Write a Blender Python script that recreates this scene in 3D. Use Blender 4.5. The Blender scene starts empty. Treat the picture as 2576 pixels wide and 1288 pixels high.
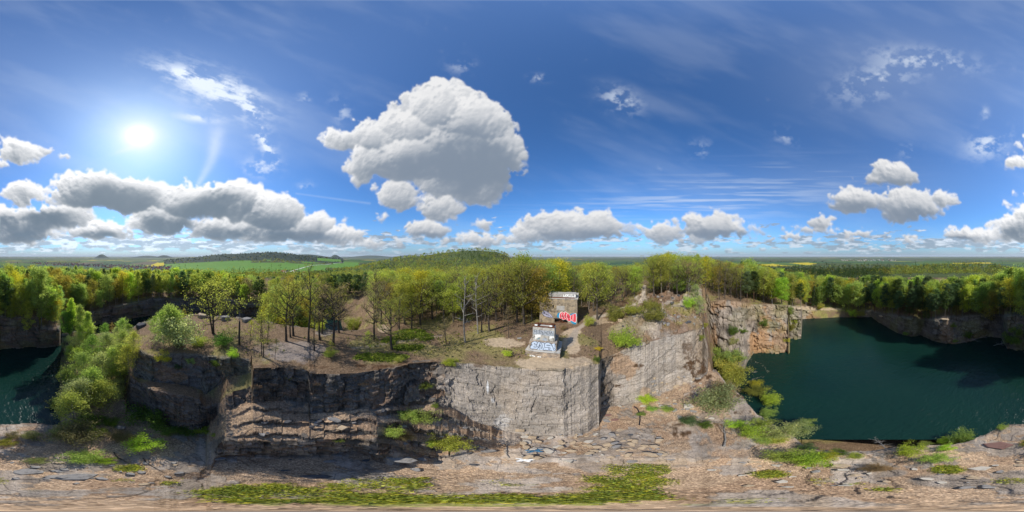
import bpy, math, random
import numpy as np
from mathutils import Vector, Matrix

R = math.radians
random.seed(7)
rng = np.random.default_rng(7)
scene = bpy.context.scene
CAM_Z = 42.0                      # drone height above the water of the quarry lake
SUN_AZ, SUN_EL = -131.1, 42.2     # clockwise from +Y / above the horizon

# ------------------------------------------------------------------ camera
cd = bpy.data.cameras.new("camera")
cam = bpy.data.objects.new("camera", cd)
scene.collection.objects.link(cam)
cam.location = (0, 0, CAM_Z)
cam.rotation_euler = (R(90), 0, 0)
cd.type = 'PANO'
cd.panorama_type = 'EQUIRECTANGULAR'
cd.clip_start, cd.clip_end = 0.1, 200000
scene.camera = cam
scene.render.engine = 'CYCLES'
scene.cycles.use_denoising = True
scene.cycles.caustics_reflective = False
scene.cycles.caustics_refractive = False
scene.cycles.blur_glossy = 1.0
scene.cycles.max_bounces = 6
scene.cycles.diffuse_bounces = 5
scene.cycles.glossy_bounces = 3
scene.cycles.transmission_bounces = 4
scene.cycles.volume_bounces = 0
scene.cycles.transparent_max_bounces = 6
scene.cycles.sample_clamp_indirect = 4
scene.cycles.sample_clamp_direct = 1.6
scene.view_settings.view_transform = 'Standard'
scene.view_settings.look = 'None'
scene.view_settings.exposure = EXPOSURE = 0.28
scene.view_settings.gamma = 1.0
scene.view_settings.use_curve_mapping = False


# ------------------------------------------------------------------ noise
def _h(ix, iy, iz, seed):
    n = (ix.astype(np.int64) * 374761393 + iy.astype(np.int64) * 668265263 + iz.astype(np.int64) * 2147483647 + seed * 974711) & 0x7fffffff
    n = ((n ^ (n >> 13)) * 1274126177) & 0x7fffffff
    n = ((n ^ (n >> 15)) * 2246822519) & 0x7fffffff
    return ((n ^ (n >> 16)) & 0xfffff) / float(0xfffff)


def vnoise(x, y, z=None, seed=0, wrap=None):
    x = np.asarray(x, float); y = np.asarray(y, float)
    ix, iy = np.floor(x), np.floor(y)
    fx, fy = x - ix, y - iy
    ux, uy = fx * fx * (3 - 2 * fx), fy * fy * (3 - 2 * fy)
    ix1 = ix + 1
    if wrap:
        ix, ix1 = np.mod(ix, wrap), np.mod(ix1, wrap)
    if z is None:
        zz = np.zeros_like(ix)
        a, b = _h(ix, iy, zz, seed), _h(ix1, iy, zz, seed)
        c, d = _h(ix, iy + 1, zz, seed), _h(ix1, iy + 1, zz, seed)
        return (a + (b - a) * ux) * (1 - uy) + (c + (d - c) * ux) * uy
    z = np.asarray(z, float)
    iz = np.floor(z); fz = z - iz; uz = fz * fz * (3 - 2 * fz)
    out = 0
    for k, w in ((0, 1 - uz), (1, uz)):
        a, b = _h(ix, iy, iz + k, seed), _h(ix1, iy, iz + k, seed)
        c, d = _h(ix, iy + 1, iz + k, seed), _h(ix1, iy + 1, iz + k, seed)
        out = out + w * ((a + (b - a) * ux) * (1 - uy) + (c + (d - c) * ux) * uy)
    return out


def fbm(x, y, z=None, octv=4, seed=0, gain=.5, wrap=None):
    s, a, t, f = 0, 1.0, 0, 1.0
    for o in range(octv):
        s = s + a * vnoise(x * f, y * f, None if z is None else z * f, seed + o * 17, None if wrap is None else int(wrap * f))
        t += a; a *= gain; f *= 2
    return s / t


def sstep(a, b, x):
    t = np.clip((x - a) / (b - a), 0, 1)
    return t * t * (3 - 2 * t)


# ------------------------------------------------------------------ sky: clouds in direction space over a Nishita sky
def cloud_image(W=2048, H=512):
    """RGBA for the upper hemisphere and 10 degrees below: colour of the clouds, coverage in alpha."""
    el_lo, el_hi = -10.0, 90.0
    el = (np.arange(H) + .5) / H * (el_hi - el_lo) + el_lo
    az = (np.arange(W) + .5) / W * 360 - 180
    AZ, EL = np.meshgrid(az, el)
    X = (AZ + 180) / 360 * 2576          # photograph-like measure, 2576 across the full turn
    Y = (90 - EL) / 180 * 1288
    U = (AZ + 180) / 360

    def per(fx, fy, octv, seed, gain=.52):   # noise that closes round the horizon
        return fbm(U * fx, EL / 90 * fy, None, octv, seed, gain, wrap=fx)
    # warp
    w1, w2 = per(48, 12, 4, 11) - .5, per(48, 12, 4, 31) - .5
    Xw, Yw = X + w1 * 95, Y + w2 * 62
    n_big, n_fine = per(96, 26, 6, 51, .58) - .5, per(256, 70, 4, 71, .6) - .5

    st2_pre = fbm(X / 30, Y / 22, None, 5, 151, .6)
    def soft0(cx, cy, rx, ry):
        return np.exp(-(((X - cx) / rx) ** 2 + ((Y - cy) / ry) ** 2))
    cum = [  # cumulus: x, y, rx, ry, flatness of the base
        (1105, 268, 88, 56, 1), (1180, 310, 90, 66, 1), (1030, 320, 90, 46, 1), (945, 345, 90, 36, 1), (860, 350, 44, 26, 1), (1160, 390, 130, 74, 1), (1245, 385, 58, 85, 1), (1020, 395, 110, 52, 1), (925, 410, 52, 46, 1), (900, 448, 18, 22, 1), (1150, 450, 120, 44, 1), (1290, 410, 30, 40, 1),
        (1000, 490, 52, 34, 1), (1110, 520, 58, 30, 1), (1200, 470, 70, 40, 1), (962, 550, 12, 9, 1), (965, 512, 24, 12, 1),
        (230, 482, 105, 46, 1.3), (330, 498, 110, 42, 1.3), (470, 510, 100, 42, 1.3), (590, 512, 100, 46, 1.3), (680, 535, 95, 46, 1.3), (770, 575, 90, 36, 1.4), (860, 598, 95, 20, 1.6),
        (60, 488, 62, 28, 1.2), (50, 565, 115, 42, 1.4), (30, 590, 120, 30, 1.3), (160, 545, 90, 30, 1.4), (250, 580, 105, 22, 1.5), (410, 560, 80, 36, 1.4), (560, 575, 110, 28, 1.5), (690, 590, 130, 24, 1.5), (960, 612, 80, 12, 1.5),
        (45, 380, 62, 30, 1), (110, 372, 25, 16, 1), (160, 388, 14, 9, 1),
        (1075, 577, 58, 24, 1.4), (1225, 566, 34, 13, 1.3), (1230, 604, 95, 18, 1.4), (1120, 607, 60, 12, 1.4),
        (1400, 570, 92, 34, 1.5), (1490, 570, 85, 33, 1.5), (1340, 590, 60, 22, 1.5), (1660, 585, 60, 24, 1.4), (1780, 568, 78, 34, 1.6), (1860, 580, 62, 17, 1.6), (1720, 603, 110, 14, 1.5),
        (2050, 578, 80, 15, 1.4), (2075, 560, 40, 24, 1.4), (1960, 597, 80, 14, 1.4), (2140, 592, 60, 14, 1.4), (2280, 603, 70, 9, 1.4),
        (2220, 432, 32, 28, 1.5), (2265, 442, 38, 28, 1.5), (2200, 452, 55, 14, 1.5), (2150, 508, 62, 28, 1.5), (2280, 512, 85, 36, 1.3), (2375, 502, 52, 20, 1.5), (2265, 540, 60, 22, 1.2), (2215, 430, 16, 30, 1.5),
        (2555, 575, 42, 30, 1.4), (2420, 592, 62, 17, 1.5), (2480, 600, 80, 18, 1.4), (2560, 412, 32, 20, 1.2), (2540, 515, 30, 9, 1.2),
    ]
    # every cloud is heaped up from many round puffs; their common height field gives form and shading
    rc_ = np.random.default_rng(17)
    PX_, PY_ = W / 2576.0, H * 1.8 / 1288.0   # grid cells per unit
    hf = np.full((H, W), -9.0); top = np.zeros((H, W))
    wx, wy = w1 * 34 + n_fine * 22 + n_big * 34, w2 * 26 + n_fine * 16 + n_big * 24
    yrow = Y[:, 0]
    for (cx, cy, rx, ry, fl) in cum:
        npf = int(np.clip(rx * ry / 42.0, 16, 150))
        for q in range(npf):
            an = rc_.uniform(0, 6.283); rr = math.sqrt(rc_.uniform(0, 1)) * rc_.choice((.80, .95, 1.22))
            ux, uy = math.cos(an) * rr, math.sin(an) * rr
            if uy > 0: uy /= fl
            edge_ = max(1 - rr, .02)
            r = min(rx, ry * 1.4) * (.16 + .40 * edge_ * rc_.uniform(.6, 1.2)) + 2.0
            px_, py_ = cx + ux * rx, cy + uy * ry
            iy0 = int(np.searchsorted(-yrow * -1.0 if False else yrow[::-1], py_ - r * 2)); iy1 = int(np.searchsorted(yrow[::-1], py_ + r * 2))
            lo, hi = H - iy1, H - iy0
            if hi <= 0 or lo >= H: continue
            lo, hi = max(lo, 0), min(hi, H)
            c0, c1 = int((px_ - r * 2) * PX_), int((px_ + r * 2) * PX_) + 1
            cols = np.arange(c0, c1) % W
            sub = np.ix_(np.arange(lo, hi), cols)
            dx = (X[sub] + wx[sub] - px_ + 1288) % 2576 - 1288
            dy = Y[sub] + wy[sub] - py_
            h = 1 - (dx * dx + dy * dy) / (r * r)
            hv = r * np.where(h > 0, np.sqrt(np.clip(h, 0, 1)), h * .9) + max(1 - rr, 0) * min(rx, ry) * .55
            cur = hf[sub]
            k_ = np.clip((hv - cur) / (r * .5) + .5, 0, 1)     # smooth union
            hf[sub] = np.maximum(cur * (1 - k_) + hv * k_, np.maximum(cur, hv) - 0)
            ttl = np.clip((cy + ry / fl * .9 - Y[sub]) / (ry * (1 + .9 / fl)), 0, 1)
            top[sub] = np.where(hv >= cur, ttl, top[sub])
    dens = hf / 9.0
    low = (per(90, 80, 5, 91, .55) - .50) * 2.8 + (1.05 + .25 * np.cos(np.radians(AZ - SUN_AZ))) * np.exp(-((Y - 612) / 30) ** 2) - .62
    low = np.where((Y > 545) & (Y < 640), low, -1)
    lowc = sstep(.0, .42, low) * .9
    softk = .34 + .5 * sstep(.45, .62, st2_pre)
    nz = n_fine * 1.5 + n_big * 2.2 + (st2_pre - .5) * 1.8
    cov = sstep(-.85, softk + 1.1, dens + nz * np.exp(-np.clip(hf, 0, 99) / 12.0) * sstep(-1.6, -.5, dens))
    cov = cov * sstep(-1.3, -.7, dens)
    hs = np.clip(hf, -2, 99)

    def blur(a, n):
        for _ in range(n):
            a = .25 * (np.roll(a, 1, 1) + np.roll(a, -1, 1)) + .5 * a
            b_ = a.copy(); b_[1:-1] = .25 * (a[:-2] + a[2:]) + .5 * a[1:-1]; a = b_
        return a
    cov = .5 * cov + .5 * blur(cov, 3)
    fray = sstep(.40, .66, fbm(X / 16, Y / 12, None, 5, 211, .6))
    cov = cov * (1 - .55 * (1 - fray) * (1 - sstep(.5, .95, cov)))
    cov = cov * sstep(.10, .62, blur(cov, 20) * 1.15 + ((fray - .5) * .6 + n_big * .6) * (1 - sstep(.75, .98, blur(cov, 30))))
    cov = blur(cov, 1)
    hs = blur(hs, 5) + (n_fine * 2.2 + n_big * 12)
    hsb = blur(hs, 10)
    tops = blur(top, 8)
    sunward = np.cos(np.radians(AZ - SUN_AZ))
    back1 = np.clip(sunward * 1.3, 0, 1)
    ddx = (np.roll(hs, -1, 1) - np.roll(hs, 1, 1)) * .5 * PX_; ddy = np.gradient(hs, axis=0) * PY_
    side = np.clip(np.sin(np.radians(SUN_AZ - AZ)), -1, 1)
    # light from above and from the sun's side
    lam = (.75 * ddy * -1.0 + .45 * side * -ddx)
    lam = np.tanh(lam * 1.0)
    thick = np.clip((hsb - 6) / 26.0, 0, 1)
    lit = .66 + .24 * lam + .50 * (tops - .45) - .12 * thick + (n_fine * .12 + n_big * .42)
    lit += back1 * (.30 - .30 * thick)
    # shaded undersides of the greater clouds
    for sx, sy, sw, sh, amt in ((1190, 400, 100, 66, .95), (1070, 425, 110, 32, .60), (1215, 450, 70, 45, .5), (1120, 350, 60, 40, .25), (275, 492, 85, 34, .85), (340, 515, 60, 22, .4), (430, 562, 62, 24, .8), (560, 512, 70, 30, .7), (500, 530, 70, 20, .3), (110, 548, 70, 22, .75), (30, 570, 70, 24, .6), (40, 598, 110, 12, .5), (640, 588, 130, 16, .7), (760, 600, 90, 12, .6), (270, 590, 70, 10, .4), (680, 560, 60, 20, .35),
                                (1470, 596, 90, 14, .4), (1800, 592, 80, 12, .5), (2290, 545, 80, 18, .65), (2150, 520, 60, 14, .5), (2250, 462, 50, 9, .4), (2560, 590, 40, 16, .6), (2410, 602, 50, 8, .5), (1080, 596, 50, 9, .4)):
        lit -= 1.1 * amt * soft0(sx, sy, sw, sh) * np.clip(1 + 1.6 * n_big + 1.2 * (w1 + w2), .3, 1.7)
    lit += .16 * soft0(1060, 290, 150, 60)
    lit = np.clip(np.where(lit < .25, .25 * np.exp((lit - .25) / .25 * 1.0), lit), 0, 1)
    white = np.array([.98, .98, .99]); grey = np.array([.22, .275, .355])
    base_sun = np.array([.115, .175, .24])
    back = np.clip(sunward, 0, 1)[..., None]
    g = grey * (1 - back) + base_sun * back
    wcol = white * (.86 + .26 * back)
    col = g + (wcol - g) * (lit ** 1.15)[..., None]
    thin = (sstep(-.3, .1, dens) * (1 - sstep(.1, .8, dens)))[..., None]
    col = col * (1 - thin * .35) + thin * .35 * (np.array([.80, .84, .90]) * (.80 + .40 * back))
    lcol = (np.array([.34, .415, .51]) + .42 * sstep(.42, .66, per(110, 110, 5, 95, .55))[..., None]) * (.9 + .35 * back)
    # the big cloud above the wood is soft and greyer
    # --- cirrus veil
    ang = .35
    Xr = X * math.cos(ang) + Y * math.sin(ang); Yr = -X * math.sin(ang) + Y * math.cos(ang)
    st = fbm(Xr / 95, Yr / 20, None, 6, 131, .6)
    st2 = fbm(X / 30, Y / 22, None, 5, 151, .6)

    def soft(cx, cy, rx, ry, rot=0):
        dx = (X - cx + 1288) % 2576 - 1288; dy = Y - cy
        c, s = math.cos(rot), math.sin(rot)
        return np.exp(-(((dx * c + dy * s) / rx) ** 2 + ((-dx * s + dy * c) / ry) ** 2))
    ci = (soft(540, 225, 125, 40, .38) * 1.15 + soft(480, 190, 90, 16, .2) * .8 + soft(500, 297, 50, 10, .1) * .9 + soft(630, 262, 40, 26, .9) * .8) * sstep(.40, .66, st * .65 + st2 * .4)
    ci2 = (soft(1560, 252, 48, 26, .4) + soft(1355, 197, 26, 9, 0) * .9 + soft(2330, 150, 110, 26, .1) * .8 + soft(2200, 205, 90, 38, -.3) * .7 + soft(2485, 362, 48, 30, -.3) * 1.2
           + soft(1160, 165, 30, 18, 0) * .6 + soft(660, 345, 22, 60, -.45) * 1.0 + soft(655, 420, 36, 22, 0) * 1.1 + soft(1985, 345, 36, 16, .2) * .7 + soft(1755, 378, 30, 20, -.4) * .6 + soft(2290, 380, 24, 18, 0) * .6
           + soft(765, 250, 16, 14, .6) * .7 + soft(768, 474, 18, 13, 0) * .9 + soft(2478, 285, 10, 14, 0) * .7 + soft(1665, 420, 8, 10, 0) * .4 + soft(862, 285, 20, 35, -.5) * .7) * sstep(.42, .70, st2)
    veil = .10 * sstep(.40, .8, fbm(Xr / 330, Yr / 80, None, 5, 171, .55)) + .10 * soft(2120, 470, 330, 70) + .12 * soft(2250, 190, 260, 130)
    streak = (soft(1680, 510, 270, 34, -.03) * .55 + soft(1900, 480, 240, 60, -.1) * .5) * sstep(.45, .75, fbm(X / 150, Y / 8, None, 4, 191, .55))

    def trail(x0, y0, x1, y1, w0, w1, bend=0):
        L = math.hypot(x1 - x0, y1 - y0)
        t = np.clip(((X - x0) * (x1 - x0) + (Y - y0) * (y1 - y0)) / L ** 2, 0, 1)
        px = x0 + (x1 - x0) * t + bend * np.sin(np.pi * t); py = y0 + (y1 - y0) * t
        dist = np.hypot(X - px, Y - py)
        return np.exp(-(dist / (w0 + (w1 - w0) * t)) ** 2) * (.55 + .6 * st2)
    tr = trail(545, 335, 500, 460, 20, 7, 10) * .42 + trail(165, 442, 330, 372, 3.5, 7, -10) * .42 + trail(640, 270, 690, 405, 5, 8, -8) * .3 * sstep(.5, .6, st2) * 3 + trail(745, 487, 930, 512, 2, 3) * .16
    a_ci = np.clip(ci * .85 + ci2 * .62 + veil + streak * .5 + tr, 0, .92)
    cicol = np.array([.74, .82, .93]) * (1 + .22 * back)
    # --- horizon murk
    hz = np.exp(-np.clip(EL, 0, 90) / 4.2)
    a_h = hz * (.88 + .08 * np.clip(sunward, -.2, 1))
    hcol = np.array([.31, .385, .49]) * (1 - back) + np.array([.46, .54, .62]) * back
    # compose far to near: murk, cirrus, cumulus
    rgb = hcol * np.ones_like(col); alpha = a_h

    def over(rgb, alpha, c2, a2):
        a = a2 + alpha * (1 - a2)
        out = (c2 * a2[..., None] + rgb * (alpha * (1 - a2))[..., None]) / np.maximum(a, 1e-5)[..., None]
        return out, a
    rgb, alpha = over(rgb, alpha, cicol, a_ci)
    rgb, alpha = over(rgb, alpha, lcol, lowc * (1 - .4 * np.exp(-np.clip(EL, 0, 90) / 2.2)))
    cov2 = cov * (1 - .55 * np.exp(-np.clip(EL, 0, 90) / 2.2))
    rgb, alpha = over(rgb, alpha, col, cov2)
    # --- glare of the sun in the thin cloud around it
    sd = np.array([math.sin(R(SUN_AZ)) * math.cos(R(SUN_EL)), math.cos(R(SUN_AZ)) * math.cos(R(SUN_EL)), math.sin(R(SUN_EL))])
    dx = np.sin(np.radians(AZ)) * np.cos(np.radians(EL)); dy = np.cos(np.radians(AZ)) * np.cos(np.radians(EL)); dz = np.sin(np.radians(EL))
    th = np.degrees(np.arccos(np.clip(dx * sd[0] + dy * sd[1] + dz * sd[2], -1, 1)))
    wob = 1 + .35 * (st2 - .5)
    g1 = np.clip(np.exp(-(th / 2.9) ** 1.6) * 1.8, 0, 1)
    g2 = .55 * np.exp(-(th / (6.5 * wob)) ** 1.3) + .30 * np.exp(-(th / 26) ** 1.2)
    rgb, alpha = over(rgb, alpha, np.ones(3) * np.array([.93, .96, 1.0]), np.clip(g2, 0, .9))
    rgb, alpha = over(rgb, alpha, np.ones(3) * np.array([1.25, 1.25, 1.22]), g1)
    full = np.zeros((H * 180 // 100 + 1, W, 4), np.float32)
    FH = full.shape[0]
    r0 = int(round((el_lo + 90) / 180 * FH))
    r1 = min(FH, r0 + H)
    full[r0:r1, :, :3] = rgb[:r1 - r0]; full[r0:r1, :, 3] = alpha[:r1 - r0]
    full[:r0, :, :3] = full[r0, :, :3]; full[:r0, :, 3] = 1
    full = np.roll(full, -W // 4, axis=1)
    ims = []
    a = full[..., 3:4].copy()
    full[..., 3] = 1
    for name, arr in (("cloud_colour", full), ("cloud_cover", np.concatenate([a, a, a, np.ones_like(a)], axis=2))):
        im = bpy.data.images.new(name, W, FH, alpha=True, float_buffer=True)
        im.colorspace_settings.name = 'Non-Color'
        im.pixels.foreach_set(np.ascontiguousarray(arr).ravel())
        im.update()
        ims.append(im)
    return ims


SKY_STRENGTH = 0.10
world = bpy.data.worlds.new("World")
scene.world = world
world.use_nodes = True
nt = world.node_tree
nt.nodes.clear()
N = nt.nodes.new
out = N('ShaderNodeOutputWorld'); bg = N('ShaderNodeBackground')
sky = N('ShaderNodeTexSky')
sky.sky_type = 'NISHITA'; sky.sun_disc = False
sky.sun_elevation = R(SUN_EL); sky.sun_rotation = R(SUN_AZ)
sky.altitude = 400; sky.air_density = 1.0; sky.dust_density = .6; sky.ozone_density = 2.5
tint = N('ShaderNodeMix'); tint.data_type = 'RGBA'; tint.blend_type = 'MULTIPLY'; tint.inputs[0].default_value = 1
tint.inputs[7].default_value = (.56, 1.02, 1.48, 1)
env = N('ShaderNodeTexEnvironment'); env_a = N('ShaderNodeTexEnvironment')
env.image, env_a.image = cloud_image()
env.interpolation = env_a.interpolation = 'Linear'
gain = N('ShaderNodeMix'); gain.data_type = 'RGBA'; gain.blend_type = 'MULTIPLY'; gain.inputs[0].default_value = 1
k = 1 / SKY_STRENGTH
gain.inputs[7].default_value = (k * .84, k * .84, k * .84, 1); gain.clamp_result = False
mix = N('ShaderNodeMix'); mix.data_type = 'RGBA'
nt.links.new(sky.outputs[0], tint.inputs[6])
nt.links.new(env.outputs['Color'], gain.inputs[6])
nt.links.new(tint.outputs[2], mix.inputs[6])
nt.links.new(gain.outputs[2], mix.inputs[7])
nt.links.new(env_a.outputs['Color'], mix.inputs[0])
nt.links.new(mix.outputs[2], bg.inputs[0])
bg.inputs[1].default_value = SKY_STRENGTH
nt.links.new(bg.outputs[0], out.inputs[0])

sl = bpy.data.lights.new("sun", 'SUN')
sl.energy = 4.4; sl.angle = R(.55); sl.color = (1, .95, .87)
sun = bpy.data.objects.new("sun", sl)
scene.collection.objects.link(sun)
sv = Vector((math.sin(R(SUN_AZ)) * math.cos(R(SUN_EL)), math.cos(R(SUN_AZ)) * math.cos(R(SUN_EL)), math.sin(R(SUN_EL))))
sun.rotation_euler = (-sv).to_track_quat('-Z', 'Y').to_euler()
sun.location = sv * 100 + Vector((0, 0, 42))


# ------------------------------------------------------------------ helpers
def tag(o, label=None, cat=None, group=None, kind=None):
    if label: o["label"] = label
    if cat: o["category"] = cat
    if group: o["group"] = group
    if kind: o["kind"] = kind
    return o


def link(o):
    scene.collection.objects.link(o)
    return o


def mesh_np(name, verts, faces, mat=None, smooth=False, cols=None):
    """faces: (n,4) or (n,3) int array. cols: dict name -> (nverts,4)"""
    me = bpy.data.meshes.new(name)
    verts = np.asarray(verts, np.float32); faces = np.asarray(faces, np.int32)
    n, kf = faces.shape
    me.vertices.add(len(verts)); me.vertices.foreach_set('co', verts.ravel())
    me.loops.add(n * kf); me.loops.foreach_set('vertex_index', faces.ravel())
    me.polygons.add(n); me.polygons.foreach_set('loop_start', np.arange(0, n * kf, kf, dtype=np.int32))
    try:
        me.polygons.foreach_set('loop_total', np.full(n, kf, dtype=np.int32))
    except Exception:
        pass
    if smooth:
        me.polygons.foreach_set('use_smooth', np.ones(n, dtype=bool))
    me.update(calc_edges=True)
    for cn, arr in (cols or {}).items():
        at = me.color_attributes.new(cn, 'FLOAT_COLOR', 'POINT')
        at.data.foreach_set('color', np.asarray(arr, np.float32).ravel())
    if mat: me.materials.append(mat)
    return me


class MB:
    """collects polygons of one mesh"""
    def __init__(s): s.v, s.f, s.m, s.mats = [], [], [], []

    def mi(s, mat):
        if mat not in s.mats: s.mats.append(mat)
        return s.mats.index(mat)

    def add(s, verts, faces, mat=None):
        b = len(s.v); s.v += [tuple(v) for v in verts]
        s.f += [tuple(b + i for i in f) for f in faces]
        s.m += [s.mi(mat)] * len(faces)

    def box(s, c, size, mat=None, M=None, taper=0.0):
        x, y, z = size[0] / 2, size[1] / 2, size[2] / 2
        vs = []
        for sz in (-1, 1):
            t = 1 - (taper if sz > 0 else 0)
            for sx, sy in ((-1, -1), (1, -1), (1, 1), (-1, 1)):
                vs.append(Vector((c[0] + sx * x * t, c[1] + sy * y * t, c[2] + sz * z)))
        if M: vs = [M @ v for v in vs]
        s.add(vs, [(3, 2, 1, 0), (4, 5, 6, 7), (0, 1, 5, 4), (1, 2, 6, 5), (2, 3, 7, 6), (3, 0, 4, 7)], mat)

    def tube(s, pts, rad, mat=None, sides=5, cap=True):
        pts = [Vector(p) for p in pts]
        n = len(pts); vs, fs = [], []
        up = Vector((.31, .17, .93)).normalized()
        for i, p in enumerate(pts):
            t = (pts[min(i + 1, n - 1)] - pts[max(i - 1, 0)])
            if t.length < 1e-6: t = Vector((0, 0, 1))
            t.normalize()
            a = t.cross(up)
            if a.length < .05: a = t.cross(Vector((1, 0, 0)))
            a.normalize(); b = t.cross(a)
            r = rad[i] if hasattr(rad, '__len__') else rad
            for k in range(sides):
                an = 2 * math.pi * k / sides
                vs.append(p + (a * math.cos(an) + b * math.sin(an)) * r)
        for i in range(n - 1):
            for k in range(sides):
                k2 = (k + 1) % sides
                fs.append((i * sides + k, i * sides + k2, (i + 1) * sides + k2, (i + 1) * sides + k))
        if cap:
            fs.append(tuple(range(sides))[::-1]); fs.append(tuple((n - 1) * sides + k for k in range(sides)))
        s.add(vs, fs, mat)

    def mesh(s, name, smooth=False):
        me = bpy.data.meshes.new(name)
        me.from_pydata([tuple(v) for v in s.v], [], s.f)
        for m in s.mats:
            if m: me.materials.append(m)
        if any(s.mats):
            me.polygons.foreach_set('material_index', np.array(s.m, dtype=np.int32))
        if smooth: me.polygons.foreach_set('use_smooth', np.ones(len(s.f), dtype=bool))
        me.update()
        return me

    def build(s, name, parent=None, smooth=False, loc=None):
        o = link(bpy.data.objects.new(name, s.mesh(name, smooth)))
        if parent: o.parent = parent
        if loc: o.location = loc
        return o


def empty(name, loc, rz=0.0):
    o = link(bpy.data.objects.new(name, None))
    o.location = loc; o.rotation_euler = (0, 0, rz); o.empty_display_size = .3
    return o


class NT:
    """small node-tree writer"""
    def __init__(s, name):
        s.mat = bpy.data.materials.new(name); s.mat.use_nodes = True
        s.t = s.mat.node_tree; s.t.nodes.clear()
        s.out = s.t.nodes.new('ShaderNodeOutputMaterial')

    def n(s, typ, **kw):
        nd = s.t.nodes.new(typ)
        for k, v in kw.items():
            if k.startswith('i_'):
                key = k[2:]
                key = int(key) if key.isdigit() else key.replace('_', ' ')
                s.set(nd.inputs[key], v)
            else:
                setattr(nd, k, v)
        return nd

    def set(s, sock, v):
        if isinstance(v, bpy.types.NodeSocket): s.t.links.new(v, sock)
        else: sock.default_value = v

    def noise(s, vec, scale, detail=4, rough=.55, dist=0.0):
        nd = s.n('ShaderNodeTexNoise', i_Scale=scale, i_Detail=detail, i_Roughness=rough, i_Distortion=dist)
        s.set(nd.inputs['Vector'], vec)
        return nd.outputs[0]

    def ramp(s, fac, stops):
        nd = s.n('ShaderNodeValToRGB'); s.set(nd.inputs[0], fac)
        el = nd.color_ramp.elements
        while len(el) < len(stops): el.new(.5)
        for e, (p, c) in zip(el, stops):
            e.position = p; e.color = (*c, 1) if len(c) == 3 else c
        return nd.outputs[0]

    def mix(s, f, a, b, bt='MIX'):
        nd = s.n('ShaderNodeMix', data_type='RGBA', blend_type=bt)
        s.set(nd.inputs[0], f)
        for i, v in ((6, a), (7, b)):
            s.set(nd.inputs[i], (*v, 1) if isinstance(v, tuple) and len(v) == 3 else v)
        return nd.outputs[2]

    def math(s, op, a, b=0.0, clamp=False):
        nd = s.n('ShaderNodeMath', operation=op, use_clamp=clamp)
        s.set(nd.inputs[0], a); s.set(nd.inputs[1], b)
        return nd.outputs[0]

    def mapr(s, v, a, b, c=0.0, d=1.0):
        nd = s.n('ShaderNodeMapRange'); s.set(nd.inputs[0], v)
        for i, q in zip((1, 2, 3, 4), (a, b, c, d)): s.set(nd.inputs[i], q)
        return nd.outputs[0]

    def bsdf(s, col, rough=.9, bump=None, bstr=.5, bdist=.05, spec=.25, **kw):
        nd = s.n('ShaderNodeBsdfPrincipled')
        s.set(nd.inputs['Base Color'], (*col, 1) if isinstance(col, tuple) and len(col) == 3 else col)
        s.set(nd.inputs['Roughness'], rough); s.set(nd.inputs['Specular IOR Level'], spec)
        for k, v in kw.items(): s.set(nd.inputs[k.replace('_', ' ')], v)
        if bump is not None:
            b = s.n('ShaderNodeBump', i_Strength=bstr, i_Distance=bdist)
            s.set(b.inputs['Height'], bump); s.t.links.new(b.outputs[0], nd.inputs['Normal'])
        s.t.links.new(nd.outputs[0], s.out.inputs[0])
        return nd

    def objco(s): return s.n('ShaderNodeTexCoord').outputs['Object']
    def pos(s): return s.n('ShaderNodeNewGeometry').outputs['Position']


# ------------------------------------------------------------------ terrain
# One profile line every few degrees round the drone: quarry floor, cliff foot, cliff top, plateau, far shore ...
# given as (distance, height); Z/K turn a depression angle read off the photograph into real distance or height.
def tang(py): return math.tan(R((py - 1000) * .09))
def Z(py, z): return ((CAM_Z - z) / tang(py), z)
def K(py, d): return (d, CAM_Z - d * tang(py))


NAMES = 'abcdefghijkl'
ST = {}


def lake(px, c, j, k, l=(190, 17), a=(7.5, 6), b=(14, 6.2), dd=.7):
    if 3000 < px < 3600:
        t = min(1, (3600 - px) / 480)
        a, b = (7.5 + 3.3 * t, 6), (14 - 2 * t, 6.2 + .8 * t)
    p = {'a': a, 'b': b, 'c': c, 'd': (c[0] + dd, -4), 'j': j, 'k': k, 'l': l}
    d0, d1 = c[0] + dd, j[0]
    for q, n in enumerate('efghi'):
        p[n] = (d0 + (d1 - d0) * (q + 1) / 6.0, -5)
    ST[px] = p


def prof(px, **kw):
    ST[px] = kw


for px, cy, jy, k in (
    (0, 1658, 1364, K(1240, 67)), (40, 1658, 1361, K(1243, 66.5)), (150, 1658, 1360, K(1243, 66.5)), (155, 1658, 1360, K(1288, 66.5)), (232, 1660, 1355, K(1290, 67)),
    (3132, 1735, 1249, K(1202, 107)), (3196, 1761, 1244, K(1203, 110)), (3285, 1765, 1239, K(1203, 113)), (3305, 1765, 1240, K(1225, 110)), (3400, 1763, 1239, K(1218, 107.5)), (3450, 1755, 1272, K(1232, 93)),
    (3500, 1747, 1299, K(1240, 83.7)), (3560, 1746, 1317, K(1247, 78)), (3600, 1745, 1307, K(1250, 81)), (3650, 1742, 1334, K(1250, 73)),
    (3700, 1738, 1343, K(1248, 72)), (3730, 1735, 1344, K(1243, 79)), (3780, 1725, 1338, K(1240, 79)), (3850, 1698, 1317, K(1237, 79)), (3908, 1666, 1319, K(1238, 78)),
    (3935, 1658, 1362, K(1236, 67)), (3970, 1657, 1366, K(1237, 66)),
):
    lake(px, Z(cy, 6), Z(jy, 0), k)
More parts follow.
